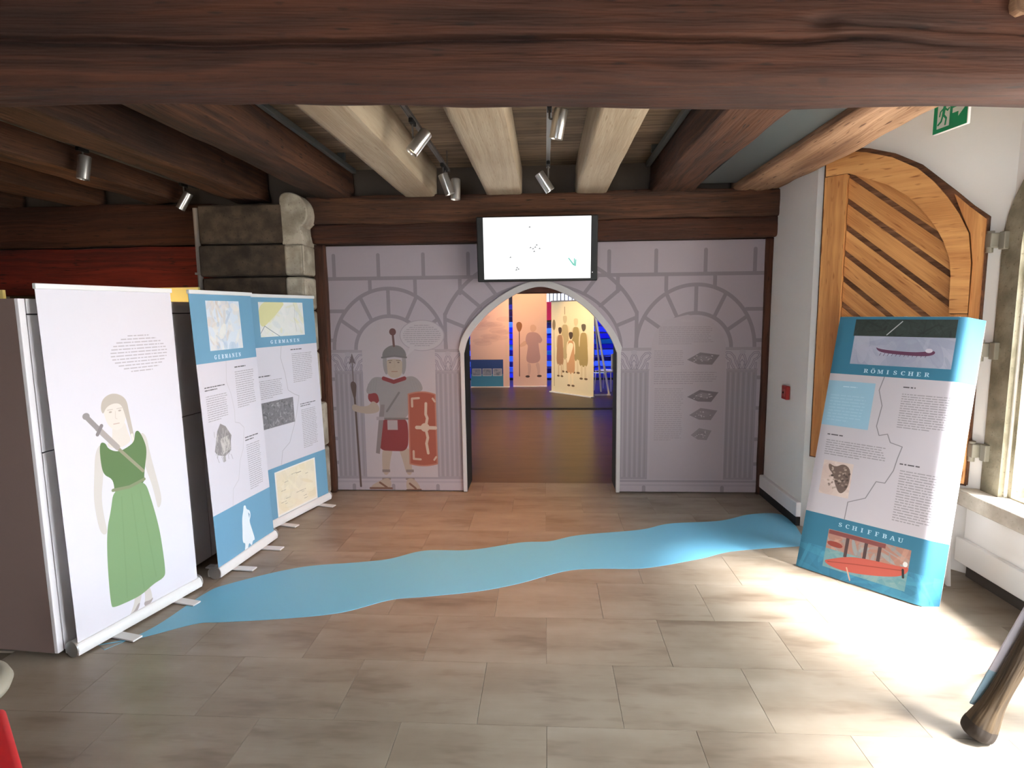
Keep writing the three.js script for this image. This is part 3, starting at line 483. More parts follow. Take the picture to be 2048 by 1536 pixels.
const whiteTex = canvasTex(bw, bh, (c, w, h) => {
  c.fillStyle = '#d2d0da'; c.fillRect(0, 0, w, h); const P = (a) => a.map(([u, v]) => [u * w, v * h]);
  para(c, 0.45 * w, 0.135 * h, 0.47 * w, 0.118 * h, 12, '#aeaab2', true);
  const skin = '#d2cac3', skinD = '#c4beba', dress = '#769469', hair = '#b3aaa0';
  smooth(c, P([[0.305, 0.445], [0.262, 0.47], [0.24, 0.53], [0.215, 0.6], [0.222, 0.66], [0.235, 0.70], [0.262, 0.715], [0.29, 0.71], [0.275, 0.66], [0.272, 0.6], [0.3, 0.55], [0.33, 0.47]]), skinD);
  smooth(c, P([[0.61, 0.435], [0.665, 0.45], [0.68, 0.51], [0.715, 0.59], [0.742, 0.655], [0.735, 0.685], [0.7, 0.697], [0.69, 0.66], [0.665, 0.6], [0.62, 0.54]]), skinD);
  smooth(c, P([[0.44, 0.93], [0.43, 0.96], [0.375, 0.995], [0.385, 1.0], [0.45, 0.985], [0.49, 0.955], [0.5, 0.93]]), skinD); smooth(c, P([[0.51, 0.925], [0.525, 0.95], [0.505, 0.985], [0.55, 0.99], [0.585, 0.975], [0.565, 0.925]]), skinD);
  smooth(c, P([[0.375, 0.985], [0.37, 0.998], [0.43, 0.998], [0.48, 0.968], [0.46, 0.965], [0.42, 0.985]]), '#9b9190'); smooth(c, P([[0.505, 0.97], [0.51, 0.99], [0.57, 0.985], [0.59, 0.97], [0.56, 0.977]]), '#9b9190');
  smooth(c, P([[0.405, 0.4], [0.4, 0.44], [0.34, 0.455], [0.43, 0.475], [0.545, 0.462], [0.52, 0.43], [0.505, 0.39]]), skin);
  smooth(c, P([[0.445, 0.305], [0.37, 0.32], [0.352, 0.355], [0.37, 0.39], [0.40, 0.41], [0.45, 0.42], [0.50, 0.405], [0.525, 0.37], [0.515, 0.325]]), '#d6cec7');
  smooth(c, P([[0.445, 0.303], [0.36, 0.315], [0.335, 0.345], [0.35, 0.365], [0.375, 0.345], [0.43, 0.335], [0.49, 0.34], [0.51, 0.37], [0.53, 0.42], [0.56, 0.49], [0.575, 0.495], [0.565, 0.44], [0.545, 0.37], [0.535, 0.325]]), hair);
  path(c, P([[0.55, 0.44], [0.563, 0.478], [0.567, 0.497]]), '#d9d2ca', 16);
  for (const u of [0.405, 0.475]) { path(c, P([[u - 0.02, 0.353], [u + 0.018, 0.353]]), '#bdb3ab', 5); disc(c, u * w, 0.360 * h, 10, 5, '#aba097'); } path(c, P([[0.442, 0.36], [0.437, 0.38], [0.45, 0.383]]), '#c6bbb2', 4); path(c, P([[0.42, 0.397], [0.462, 0.397]]), '#bfa9a0', 6);
  smooth(c, P([[0.30, 0.442], [0.345, 0.446], [0.36, 0.467], [0.43, 0.483], [0.51, 0.475], [0.565, 0.462], [0.575, 0.432], [0.61, 0.431], [0.65, 0.475], [0.655, 0.505], [0.63, 0.545], [0.615, 0.575], [0.61, 0.6], [0.49, 0.61], [0.37, 0.605], [0.375, 0.575], [0.36, 0.555], [0.31, 0.54], [0.295, 0.51]]), '#587447');
  smooth(c, P([[0.365, 0.59], [0.33, 0.65], [0.285, 0.70], [0.26, 0.8], [0.25, 0.93], [0.27, 0.94], [0.4, 0.945], [0.5, 0.945], [0.6, 0.93], [0.7, 0.927], [0.715, 0.905], [0.705, 0.8], [0.69, 0.74], [0.655, 0.66], [0.615, 0.59], [0.5, 0.6]]), dress);
  c.globalAlpha = 0.25; for (const p of [[[0.42, 0.62], [0.38, 0.93]], [[0.5, 0.62], [0.52, 0.93]], [[0.57, 0.62], [0.63, 0.91]]]) path(c, P(p), '#678559', 9); c.globalAlpha = 1;
  path(c, P([[0.362, 0.592], [0.49, 0.597], [0.612, 0.587]]), '#7d8566', 20); path(c, P([[0.325, 0.41], [0.43, 0.47], [0.61, 0.56]]), '#8d8a74', 20);
  path(c, P([[0.30, 0.40], [0.43, 0.468]]), '#a39a97', 34); path(c, P([[0.24, 0.367], [0.30, 0.40]]), '#8b8586', 30); path(c, P([[0.33, 0.395], [0.295, 0.418]]), '#7f797b', 22); disc(c, 0.23 * w, 0.36 * h, 22, 20, '#8b8586');
});
rollUp('white roll-up banner showing a woman in a long green dress with a sword', [-2.515, -2.80], [-2.325, -3.575], 0.03, whiteTex, [-0.24, 0.28]);
const blue = '#6898b6', ink = '#a09da3', border = '#b4b1b8';
function germTex(which) {
  return canvasTex(bw, bh, (c, w, h) => {
    const R = (u0, v0, u1, v1, f) => { c.fillStyle = f; c.fillRect(u0 * w, v0 * h, (u1 - u0) * w, (v1 - v0) * h); }, pr = (u0, v0, u1, v1, n, col = ink) => para(c, u0 * w, v0 * h, (u1 - u0) * w, (v1 - v0) * h, n, col);
    R(0, 0, 1, 1, '#cecbd5');
    const top = which ? 0.222 : 0.25, bot = which ? 0.758 : 0.795; R(0, 0, 1, top, blue); R(0, bot, 1, 1, blue);
    if (!which) {
      blotch(c, 0.23 * w, 0.028 * h, 0.535 * w, 0.18 * h, ['#ccd6e2', '#a9bcd2', '#d6d2cf', '#e2ded6', '#c6b9b0'], 90, 0.14); spaced(c, 'GERMANEN', 0.27 * w, 0.232 * h, 0.45 * w, 44, '#dbe7f0');
      path(c, [[0.453, 0.252], [0.427, 0.327], [0.482, 0.378], [0.511, 0.441], [0.502, 0.486], [0.574, 0.494], [0.641, 0.517], [0.589, 0.598], [0.518, 0.638], [0.466, 0.707], [0.356, 0.733], [0.322, 0.795]].map(([u, v]) => [u * w, v * h]), '#b9b6bd', 5);
      pr(0.58, 0.273, 0.9, 0.285, 1, '#5d5b60'); pr(0.575, 0.293, 0.91, 0.438, 17); pr(0.08, 0.332, 0.4, 0.352, 2, '#5d5b60'); pr(0.085, 0.365, 0.42, 0.462, 12); pr(0.64, 0.553, 0.9, 0.575, 2, '#5d5b60'); pr(0.65, 0.585, 0.9, 0.77, 22);
      const P = (a) => a.map(([u, v]) => [u * w, v * h]);
      poly(c, P([[0.13, 0.57], [0.2, 0.5], [0.26, 0.475], [0.34, 0.49], [0.42, 0.53], [0.40, 0.55], [0.39, 0.585], [0.28, 0.60], [0.17, 0.585]]), '#8c888a'); poly(c, P([[0.24, 0.53], [0.38, 0.525], [0.385, 0.58], [0.25, 0.59]]), '#b8b4b2'); for (let i = 0; i < 70; i++) path(c, P([[0.15 + rnd() * 0.25, 0.49 + rnd() * 0.11], [0.15 + rnd() * 0.25, 0.49 + rnd() * 0.11]].map((p, k, a) => k ? [a[0][0] + (rnd() - 0.5) * 0.05, a[0][1] + 0.02] : p)), i % 3 ? '#6f6b6d' : '#d3cfcf', 3); poly(c, P([[0.25, 0.60], [0.29, 0.597], [0.29, 0.618], [0.25, 0.62]]), '#a09c9e');
      smooth(c, P([[0.49, 0.83], [0.5, 0.815], [0.535, 0.817], [0.54, 0.835], [0.6, 0.845], [0.605, 0.87], [0.57, 0.885], [0.6, 0.92], [0.645, 0.975], [0.6, 0.968], [0.57, 0.99], [0.53, 0.965], [0.49, 0.995], [0.43, 0.995], [0.47, 0.96], [0.415, 0.955], [0.44, 0.9], [0.45, 0.86]]), '#d8e2ea'); poly(c, P([[0.565, 0.85], [0.59, 0.86], [0.575, 0.875]]), '#6c93ae');
    } else {
      blotch(c, 0.155 * w, 0.026 * h, 0.655 * w, 0.152 * h, ['#dcdedc', '#d9d7b2', '#d6d6c0', '#e2e2e2', '#cdd4d8'], 60, 0.14); c.save(); c.beginPath(); c.rect(0.155 * w, 0.026 * h, 0.655 * w, 0.152 * h); c.clip(); smooth(c, [[0.15, 0.02], [0.55, 0.02], [0.45, 0.06], [0.33, 0.1], [0.15, 0.15]].map(([u, v]) => [u * w, v * h]), '#d2cf9e'); path(c, [[0.16, 0.16], [0.22, 0.13], [0.3, 0.15], [0.42, 0.178]].map(([u, v]) => [u * w, v * h]), '#7b8790', 6); path(c, [[0.66, 0.03], [0.68, 0.05], [0.66, 0.1], [0.68, 0.16]].map(([u, v]) => [u * w, v * h]), '#a9b2b6', 4); c.restore();
      spaced(c, 'GERMANEN', 0.27 * w, 0.201 * h, 0.45 * w, 44, '#dbe7f0');
      path(c, [[0.427, 0.221], [0.403, 0.275], [0.449, 0.345], [0.476, 0.427], [0.561, 0.45], [0.634, 0.463], [0.576, 0.544], [0.517, 0.602], [0.436, 0.668], [0.318, 0.696], [0.28, 0.76]].map(([u, v]) => [u * w, v * h]), '#a9a6ad', 5);
      pr(0.56, 0.238, 0.85, 0.25, 1, '#5d5b60'); pr(0.57, 0.26, 0.9, 0.4, 16); pr(0.03, 0.342, 0.38, 0.355, 1, '#5d5b60'); pr(0.03, 0.365, 0.4, 0.449, 10); pr(0.645, 0.5, 0.92, 0.52, 2, '#5d5b60'); pr(0.65, 0.53, 0.9, 0.72, 22);
      blotch(c, 0.02 * w, 0.462 * h, 0.52 * w, 0.117 * h, ['#77757a', '#4c4a4e', '#9a989c', '#5e5c60', '#b0aeb2'], 240, 0.05);
      R(0.17, 0.78, 0.81, 0.985, '#e4e0da'); blotch(c, 0.19 * w, 0.786 * h, 0.6 * w, 0.19 * h, ['#e2d9c4', '#dccfb0', '#e8dfc8', '#d8d0bb'], 50, 0.2); for (let i = 0; i < 14; i++) { const u = 0.22 + rnd() * 0.42, v = 0.80 + rnd() * 0.155; pr(u, v, u + 0.06 + rnd() * 0.08, v + 0.007, 1, '#a79f8e'); }
    }
  });
}
rollUp('blue and white roll-up banner with a farmhouse drawing, beside the green dress banner', [-2.265, -3.73], [-2.2, -4.42], 0.07, germTex(0), [-0.28, 0.25]);
rollUp('blue and white roll-up banner with a yellowish map and battle relief, nearest the stone pillar', [-2.34, -4.58], [-2.125, -5.42], 0.06, germTex(1), [-0.3, 0.32]);
// ---------- standing banner with ships ----------
const shipTex = canvasTex(940, 2040, (c, W, h) => {
  const w = W / 1.08, X = (u) => u * w, Y = (v) => v * h, R = (a, b, d, e, f) => { c.fillStyle = f; c.fillRect(X(a), Y(b), X(d - a), Y(e - b)); }, pr = (a, b, d, e, n, col = '#8f8c92') => para(c, X(a), Y(b), X(d - a), Y(e - b), n, col), P = (a) => a.map(([u, v]) => [X(u), Y(v)]);
  R(0, 0, 1.08, 1, '#bbb7c0'); R(0, 0, 1.08, 0.23, '#31718d'); R(0, 0.78, 1.08, 1, '#31718d');  // print white and blue darkened to carry the shade on this banner
  blotch(c, X(0.14), Y(0.01), X(0.74), Y(0.066), ['#2d3836', '#26302e', '#384442', '#1f2826'], 80, 0.1); blotch(c, X(0.15), Y(0.076), X(0.735), Y(0.112), ['#9a9fb4', '#a8abbd', '#8f96ad'], 40, 0.3); path(c, P([[0.4, 0.07], [0.5, 0.018]]), '#b9bcc0', 7);
  smooth(c, P([[0.33, 0.117], [0.36, 0.125], [0.5, 0.131], [0.65, 0.133], [0.76, 0.122], [0.765, 0.138], [0.7, 0.147], [0.5, 0.144], [0.36, 0.137]]), '#5d3350'); for (let i = 0; i < 12; i++) path(c, P([[0.38 + i * 0.03, 0.14], [0.37 + i * 0.03, 0.15]]), '#4c3a52', 3); disc(c, X(0.72), Y(0.125), 22, 16, '#c9c6d2');
  spaced(c, 'RÖMISCHER', X(0.26), Y(0.212), X(0.5), 44, '#b8d3e2');
  R(0, 0.258, 0.38, 0.436, '#8fb7cf'); c.globalAlpha = 0.6; pr(0.13, 0.275, 0.32, 0.285, 1, '#cfe1ec'); pr(0.04, 0.31, 0.33, 0.42, 9, '#a4c6da'); c.globalAlpha = 1;
  path(c, P([[0.436, 0.231], [0.414, 0.282], [0.455, 0.339], [0.44, 0.417], [0.47, 0.45], [0.53, 0.441], [0.56, 0.47], [0.648, 0.479], [0.629, 0.522], [0.615, 0.568], [0.57, 0.618], [0.506, 0.619], [0.449, 0.686], [0.324, 0.714], [0.32, 0.78]]), '#7f7d83', 6);
  pr(0.585, 0.258, 0.73, 0.27, 1, '#4f4d52'); pr(0.585, 0.285, 0.965, 0.415, 15); pr(0.07, 0.466, 0.28, 0.478, 1, '#4f4d52'); pr(0.07, 0.49, 0.55, 0.553, 7); pr(0.65, 0.535, 0.88, 0.547, 1, '#4f4d52'); pr(0.66, 0.56, 0.98, 0.745, 20);
  blotch(c, X(0.08), Y(0.572), X(0.24), Y(0.13), ['#cbbab4', '#d6c6bf', '#bfaca6'], 30, 0.3); smooth(c, P([[0.12, 0.58], [0.18, 0.595], [0.24, 0.575], [0.3, 0.59], [0.31, 0.63], [0.3, 0.67], [0.25, 0.695], [0.2, 0.66], [0.17, 0.62], [0.13, 0.605]]), '#6a5a54'); for (let i = 0; i < 40; i++) disc(c, X(0.14 + rnd() * 0.16), Y(0.585 + rnd() * 0.09), 10, 7, ['#8c7c74', '#4c403c', '#a5968c'][i % 3], rnd() * 3);
  blotch(c, 0, Y(0.90), W, Y(0.1), ['#31718d', '#35799a', '#4590ae'], 40, 0.3);
  spaced(c, 'SCHIFFBAU', X(0.27), Y(0.803), X(0.5), 44, '#a9cadc');
  blotch(c, X(0.215), Y(0.828), X(0.61), Y(0.08), ['#a0786c', '#b98e7e', '#8c9ea4', '#7d8c92'], 60, 0.14); blotch(c, X(0.215), Y(0.9), X(0.61), Y(0.07), ['#6c9399', '#588a94', '#7d9c9c'], 60, 0.16); for (const u of [0.36, 0.5, 0.6]) R(u, 0.835, u + 0.025, 0.915, '#4b3a3c'); R(0.22, 0.83, 0.65, 0.845, '#7a4343'); smooth(c, P([[0.215, 0.872], [0.3, 0.868], [0.35, 0.878], [0.33, 0.89], [0.23, 0.889]]), '#8d3f36');
  smooth(c, P([[0.215, 0.948], [0.26, 0.938], [0.4, 0.908], [0.55, 0.898], [0.78, 0.892], [0.83, 0.885], [0.82, 0.91], [0.75, 0.932], [0.55, 0.955], [0.4, 0.965], [0.27, 0.963]]), '#b5564a'); path(c, P([[0.25, 0.948], [0.45, 0.93], [0.79, 0.903]]), '#8c3c34', 6); path(c, P([[0.4, 0.95], [0.44, 0.99]]), '#c9a08c', 9); disc(c, X(0.80), Y(0.88), 14, 18, '#d3d6d8'); path(c, P([[0.79, 0.9], [0.8, 0.925]]), '#1f2426', 14);
});
{
  const th = Math.atan2(-0.6, 0.55), tilt = Math.atan2(0.5, 1.75), t = thing('standing_banner', 'tilted blue and white standing banner about ships, with a red boat picture at the bottom', 'banner', [2.055, 0, -3.76], th);
  const L = 1.82, pts = []; let x = -0.41, z = 0, a = 0;
  const n = 40; for (let i = 0; i <= n; i++) { pts.push([x, z]); const s = (i + 0.5) / n * 0.87; const st = 0.87 / n; a = s < 0.05 ? -0.25 * (1 - s / 0.05) : s > 0.72 ? Math.min(1, (s - 0.72) / 0.05) * 0.85 : 0; x += st * Math.cos(a); z -= st * Math.sin(a); }
  const grid = (off, flip) => { const pos = [], uv = [], idx = []; const m = 30; for (let i = 0; i <= m; i++) pts.forEach(([px, pz], j) => { const y = 0.004 + L * i / m, sag = 0.012 * Math.max(0, 1 - i / 5) ** 2; pos.push(px, y, pz + off + sag * 0.6); uv.push(j / n, i / m); }); const w = n + 1; for (let i = 0; i < m; i++) for (let j = 0; j < n; j++) { const q = i * w + j; flip ? idx.push(q, q + w, q + 1, q + 1, q + w, q + w + 1) : idx.push(q, q + 1, q + w, q + 1, q + w + 1, q + w); } const g = new THREE.BufferGeometry(); g.setAttribute('position', new THREE.Float32BufferAttribute(pos, 3)); g.setAttribute('uv', new THREE.Float32BufferAttribute(uv, 2)); g.setIndex(idx); g.rotateX(-tilt); g.computeVertexNormals(); return g; };
  mesh('print_sheet', grid(0, false), print(shipTex), t);
  mesh('backing_sheet', grid(-0.003, true), M.white, t);
  const up = (y, px = 0, pz = -0.02) => V(px, y * Math.cos(tilt) + pz * Math.sin(tilt) * -1, -y * Math.sin(tilt) + pz * Math.cos(tilt));
  mesh('top_rail', bar(up(L - 0.01, -0.4), up(L - 0.01, 0.3), 0.02, 0.02), M.whiteMetal, t);
  mesh('bottom_rail', bar(up(0.03, -0.4), up(0.03, 0.3), 0.03, 0.02), M.greyMetal, t);
  mesh('support_pole', cyl(up(0.03), up(L), 0.011), M.alu, t);
  for (const s of [-1, 1]) mesh('leg', bar(up(1.3, 0.3 * s), V(0.375 * s, 0.012, -0.43), 0.03, 0.02), M.whiteMetal, t);
  mesh('leg_spreader', bar(V(-0.25, 0.42, -0.42), V(0.25, 0.42, -0.42), 0.02, 0.012), M.whiteMetal, t);
}
// ---------- cabinet partition ----------
{
  const d = V(0.12, 0, -1.32).normalize(), turn = Math.atan2(-d.z, d.x), L = 2.55, D = 0.6, H = 1.91;
  const t = thing('cabinet', 'tall white cabinet with dark door seams standing behind the roll-up banners', 'cabinet', [-2.605, 0, -2.77], turn);
  mesh('carcass', [box(0.02, L, 0.05, H, -D, -0.022), box(0.1, L - 0.06, 0, 0.05, -D + 0.05, -0.1)], M.cabinet, t);
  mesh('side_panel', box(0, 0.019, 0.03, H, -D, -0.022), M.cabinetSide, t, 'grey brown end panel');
  mesh('frame_stile', box(0, 0.035, 0.03, H, -0.022, 0, 1, 0.003), M.cabinet, t);
  mesh('top_rail', box(0.041, L, H - 0.075, H, -0.022, 0, 0, 0.003), M.cabinet, t);
  for (const [a, b] of [[0.041, 1.26], [1.266, L]]) for (const [y0, y1] of [[0.03, 1.115], [1.121, H - 0.081]]) mesh('door_panel', box(a, b, y0, y1, -0.022, -0.002, 0, 0.003), M.cabinet, t);
  mesh('seam_backing', box(0.036, L, 0.04, H - 0.07, -0.026, -0.016), M.gap, t);
}
// yellow lit boards and their lamp behind the cabinet
{
  const ym = std({ color: rgb(244, 228, 150), roughness: 0.8 });
  const mk = (label, x0, x1, z) => { const t = thing('display_board', label, 'display board', [(x0 + x1) / 2, 0, z]); const w = (x1 - x0) / 2; mesh('board', box(-w, w, 0.5, 2.06, -0.015, 0.015, 0, 0.004), ym, t); mesh('post', box(-w, -w + 0.04, 0, 2.0, -0.05, -0.016), M.greyMetal, t); mesh('post', box(w - 0.04, w, 0, 2.0, -0.05, -0.016), M.greyMetal, t); };
  mk('pale yellow lit display board peeking out above the cabinet beside the farmhouse banner', -3.42, -3.02, -5.0);
  mk('yellow display board at the dark end of the room behind the cabinet', -5.6, -4.82, -5.0);
  const t = thing('floor_lamp', 'small warm floor lamp behind the white cabinet', 'lamp', [-3.5, 0, -4.58]);
  mesh('base', new THREE.CylinderGeometry(0.12, 0.13, 0.03, 24).translate(0, 0.015, 0), M.greyMetal, t); mesh('pole', cyl(V(0, 0.03, 0), V(0, 1.57, 0), 0.012), M.greyMetal, t);
  mesh('bulb', new THREE.SphereGeometry(0.05, 20, 14).translate(0, 1.62, 0), std({ color: 0xffe0b0, emissive: 0xffb060, emissiveIntensity: 2 }), t);
  const L = new THREE.PointLight(0xffdca4, 1.3); L.position.set(0, 1.62, 0); L.castShadow = true; L.shadow.radius = 2; L.name = 'bulb_light'; t.add(L);
}
// ---------- shutter leaf ----------
{
  const a = [2.14, -4.86], b = [2.93, -3.92], dx = b[0] - a[0], dz = b[1] - a[1], ln = Math.hypot(dx, dz), turn = Math.atan2(-dz, dx), nx = dz / ln * -1;
  const t = thing('window_shutter', 'arched orange brown wooden shutter with slanting slats folded open against the wall', 'shutter', [a[0] - dz / ln * -0.0, 0, a[1]], turn);
  // local: x along the leaf, y up, z out of the wall towards the room
  const outer = [[0.07, 0.62], [1.12, 0.62], [1.12, 1.5], [1.118, 2.39], [1.03, 2.47], [0.93, 2.575], [0.825, 2.68], [0.715, 2.79], [0.555, 2.893], [0.383, 2.965], [0.254, 3.0], [0.07, 2.985]];
  const ex = (pts, d, z, bev = 0.004, axis = 0) => metreUV(new THREE.ExtrudeGeometry(new THREE.Shape(pts.map((p) => new THREE.Vector2(...p))), { depth: d, bevelEnabled: bev > 0, bevelSize: -bev, bevelThickness: bev, bevelSegments: 1 }).translate(0, 0, z), axis);
  mesh('back_board', ex(outer, 0.03, 0.012, 0.003), M.shutterBack, t, 'dark worn backing board');
  const inArc = [[0.263, 2.807], [0.395, 2.747], [0.543, 2.673], [0.676, 2.571], [0.764, 2.467], [0.841, 2.356], [0.896, 2.25], [0.937, 2.135], [0.95, 2.023], [0.957, 1.775]];
  const outArc = [[0.10, 2.955], [0.254, 2.965], [0.383, 2.93], [0.553, 2.86], [0.714, 2.755], [0.81, 2.655], [0.90, 2.535], [0.97, 2.42], [1.03, 2.29], [1.055, 2.1], [1.06, 1.775]];
  mesh('arch_rail', ex([[0.105, 2.81], ...outArc, ...inArc.slice().reverse()], 0.045, 0.044), M.shutter, t);
  mesh('stile', ex([[0.10, 0.64], [0.262, 0.64], [0.262, 2.804], [0.10, 2.804]], 0.045, 0.044, 0.004, 1), M.shutter, t);
  mesh('stile', ex([[0.957, 0.64], [1.06, 0.64], [1.06, 1.77], [0.957, 1.77]], 0.045, 0.044, 0.004, 1), M.shutter, t);
  mesh('bottom_rail', ex([[0.266, 0.64], [0.953, 0.64], [0.953, 0.8], [0.266, 0.8]], 0.045, 0.044), M.shutter, t);
  mesh('edge_board', ex([[1.063, 0.64], [1.115, 0.64], [1.113, 2.37], [1.02, 2.46], [0.93, 2.555], [0.98, 2.42], [1.035, 2.29], [1.06, 2.1]], 0.03, 0.044, 0.004, 1), M.shutter, t);
  // slats: strips clipped to the framed field
  const field = [[0.264, 0.802], [0.955, 0.802], ...inArc.slice().reverse()];
  const clip = (P, nx_, ny_, d) => { const out = []; for (let i = 0; i < P.length; i++) { const A = P[i], B = P[(i + 1) % P.length], da = A[0] * nx_ + A[1] * ny_ - d, db = B[0] * nx_ + B[1] * ny_ - d; if (da >= 0) out.push(A); if (da * db < 0) { const k = da / (da - db); out.push([A[0] + (B[0] - A[0]) * k, A[1] + (B[1] - A[1]) * k]); } } return out; };
  const sl = -0.85, q = Math.hypot(1, sl), n = [-sl / q, 1 / q], pitch = 0.19 / q, gw = 0.034;
  for (let k = -2; k < 18; k++) {
    const top = (2.795 + 0.264 * -sl) / q + pitch * 1.0 - pitch * k - gw / 2 + 0.004, bot = top - pitch + gw;
    let P = clip(field, n[0], n[1], bot); P = clip(P, -n[0], -n[1], -top);
    if (P.length < 3) continue;
    const u = P.map((p) => [p[0] * 1 / q + p[1] * sl / q, p[0] * n[0] + p[1] * n[1]]), g = new THREE.ExtrudeGeometry(new THREE.Shape(u.map((p) => new THREE.Vector2(...p))), { depth: 0.026, bevelEnabled: true, bevelSize: -0.004, bevelThickness: 0.005, bevelSegments: 1 });
    metreUV(g, 0, k * 0.47, k * 0.19); g.rotateZ(Math.atan2(sl, 1)); g.translate(0, 0, 0.036);
    mesh('slat', g, M.shutter, t);
  }
  mesh('back_panel', ex(field, 0.008, 0.043, 0), M.shutterGap, t);
}
// ---------- small wall things ----------
{
  const t = thing('exit_sign', 'green and white emergency exit sign hung near the plastered niche', 'sign', [2.45, 2.995, -3.84], -Math.PI / 2 + 0.16);
  const tex = canvasTex(512, 440, (c) => { c.fillStyle = '#12a06c'; c.fillRect(0, 0, 512, 440); c.fillStyle = '#e9f4ee'; c.fillRect(60, 60, 190, 330); c.fillStyle = '#12a06c'; disc(c, 170, 110, 26, 28, '#12a06c'); path(c, [[165, 145], [150, 240]], '#12a06c', 44); path(c, [[160, 155], [215, 200], [235, 180]], '#12a06c', 20); path(c, [[150, 160], [105, 190], [95, 240]], '#12a06c', 20); path(c, [[155, 240], [200, 290], [190, 360]], '#12a06c', 26); path(c, [[145, 240], [125, 310], [80, 340]], '#12a06c', 26); poly(c, [[290, 200], [380, 200], [380, 140], [480, 230], [380, 320], [380, 260], [290, 260]], '#e9f4ee'); });
  mesh('housing', box(-0.125, 0.125, -0.11, 0.11, -0.02, 0.0, 0, 0.004), M.white, t);
  mesh('sign_face', new THREE.PlaneGeometry(0.245, 0.215).translate(0, 0, 0.0015), print(tex, { roughness: 0.4 }), t);
  for (const x of [-0.08, 0.08]) mesh('hanger', cyl(V(x, 0.1, -0.01), V(x, 0.283, -0.01), 0.004), M.greyMetal, t);
}
{
  const t = thing('fire_alarm', 'small red fire alarm box on the white plastered wall', 'fire alarm', [2.135, 1.085, -5.22], -Math.PI / 2);
  mesh('case', box(-0.05, 0.05, -0.06, 0.06, 0, 0.035, 0, 0.006), std({ color: rgb(150, 26, 24), roughness: 0.5 }), t);
  mesh('glass_window', box(-0.03, 0.03, -0.035, 0.03, 0.034, 0.038, 0, 0.001), std({ color: rgb(170, 70, 60), roughness: 0.3 }), t);
  mesh('button', new THREE.CylinderGeometry(0.009, 0.009, 0.006, 16).rotateX(Math.PI / 2).translate(0, 0, 0.04), M.black, t);
}
// ---------- tracks and spotlights ----------
function track(label, x, y, z0, z1) {
  const t = thing('light_track', label, 'light track', [x, y, (z0 + z1) / 2]); const h = (z1 - z0) / 2;
  mesh('rail', [box(-0.016, 0.016, -0.008, 0.008, -h, h, 2), box(-0.016, -0.011, -0.016, -0.006, -h, h, 2), box(0.011, 0.016, -0.016, -0.006, -h, h, 2)], M.greyMetal, t);
  for (const z of [-h + 0.06, h - 0.06]) mesh('hanger', cyl(V(0, 0, z), V(0, 3.2 - y, z), 0.005), M.greyMetal, t);
}
track('grey spotlight track between the pale joists with three lamps', -0.84, 3.05, -5.25, -2.65);
track('spotlight track beside the middle pale joist in line with the television', 0.03, 3.05, -5.2, -2.65);
track('spotlight track in the dark part between rough joists', -3.37, 3.05, -5.7, -2.9);
function spot(label, p, dir, tx, on) {                             // p: middle of the lamp body
  const t = thing('spotlight', label, 'spotlight', p, 0, 'track spotlights'), d = V(...dir).normalize(), a = d.clone().multiplyScalar(-0.085), b = d.clone().multiplyScalar(0.085);
  const q = new THREE.Quaternion().setFromUnitVectors(V(0, 1, 0), d.clone().negate());
  const body = new THREE.LatheGeometry([[0.001, 0.085], [0.036, 0.085], [0.041, 0.08], [0.041, -0.085], [0.036, -0.085], [0.034, -0.06], [0.001, -0.058]].map((v) => new THREE.Vector2(...v)), 28).applyQuaternion(q); 
  const lb = mesh('lamp_body', body, M.brushed, t);
  const lens = new THREE.CylinderGeometry(0.033, 0.033, 0.004, 24).translate(0, -0.064, 0).applyQuaternion(q);
  mesh('lens', lens, on ? std({ color: 0xfff2dc, emissive: 0xffe2b8, emissiveIntensity: 2.2 }) : std({ color: rgb(70, 68, 66), roughness: 0.2 }), lb);
  const top = V(tx - p[0], 3.03 - p[1], 0);
  mesh('stem', [cyl(V(a.x * 0.5, a.y * 0.3, a.z * 0.5), V(top.x, 0.03, top.z), 0.006), cyl(V(top.x, 0.03, top.z), top, 0.006)], M.greyMetal, t);
  mesh('adapter', box(top.x - 0.014, top.x + 0.014, top.y - 0.02, top.y + 0.006, -0.05, 0.05, 0, 0.003), M.black, t);
  if (on) { const L = new THREE.SpotLight(0xffa654, on, 0, 0.62, 0.8); L.position.copy(d.clone().multiplyScalar(0.1)); L.target.position.copy(d.clone().multiplyScalar(2)); L.castShadow = true; L.name = 'lens_light'; t.add(L, L.target); L.target.name = 'aim'; }
}
spot('silver spotlight tilted towards the room, nearest the big beam on the first track', [-0.80, 2.9, -3.85], [-0.55, -0.8, 0.25], -0.84, 2);
spot('silver spotlight near the timber over the arch, tilted, first of a close pair', [-0.815, 2.875, -4.97], [0.35, -1, -0.1], -0.84, 0);
spot('silver spotlight hanging straight down, second of a close pair near the arch', [-0.755, 2.855, -5.08], [-0.02, -1, 0.05], -0.84, 13);
spot('silver spotlight pointing down beside the track, under the big beam', [0.085, 2.93, -3.66], [-0.2, -1, -0.15], 0.03, 12);
spot('silver tilted spotlight above the television', [0.0, 2.88, -5.0], [0.6, -0.9, -0.1], 0.03, 0);
spot('silver spotlight in the dark between rough joists above the cabinet', [-3.37, 2.9, -4.25], [-0.12, -1, 0.1], -3.37, 0);
spot('silver spotlight above the stone pillar at the end of the dark track', [-3.37, 2.88, -5.45], [-0.5, -0.85, 0.1], -3.37, 0);
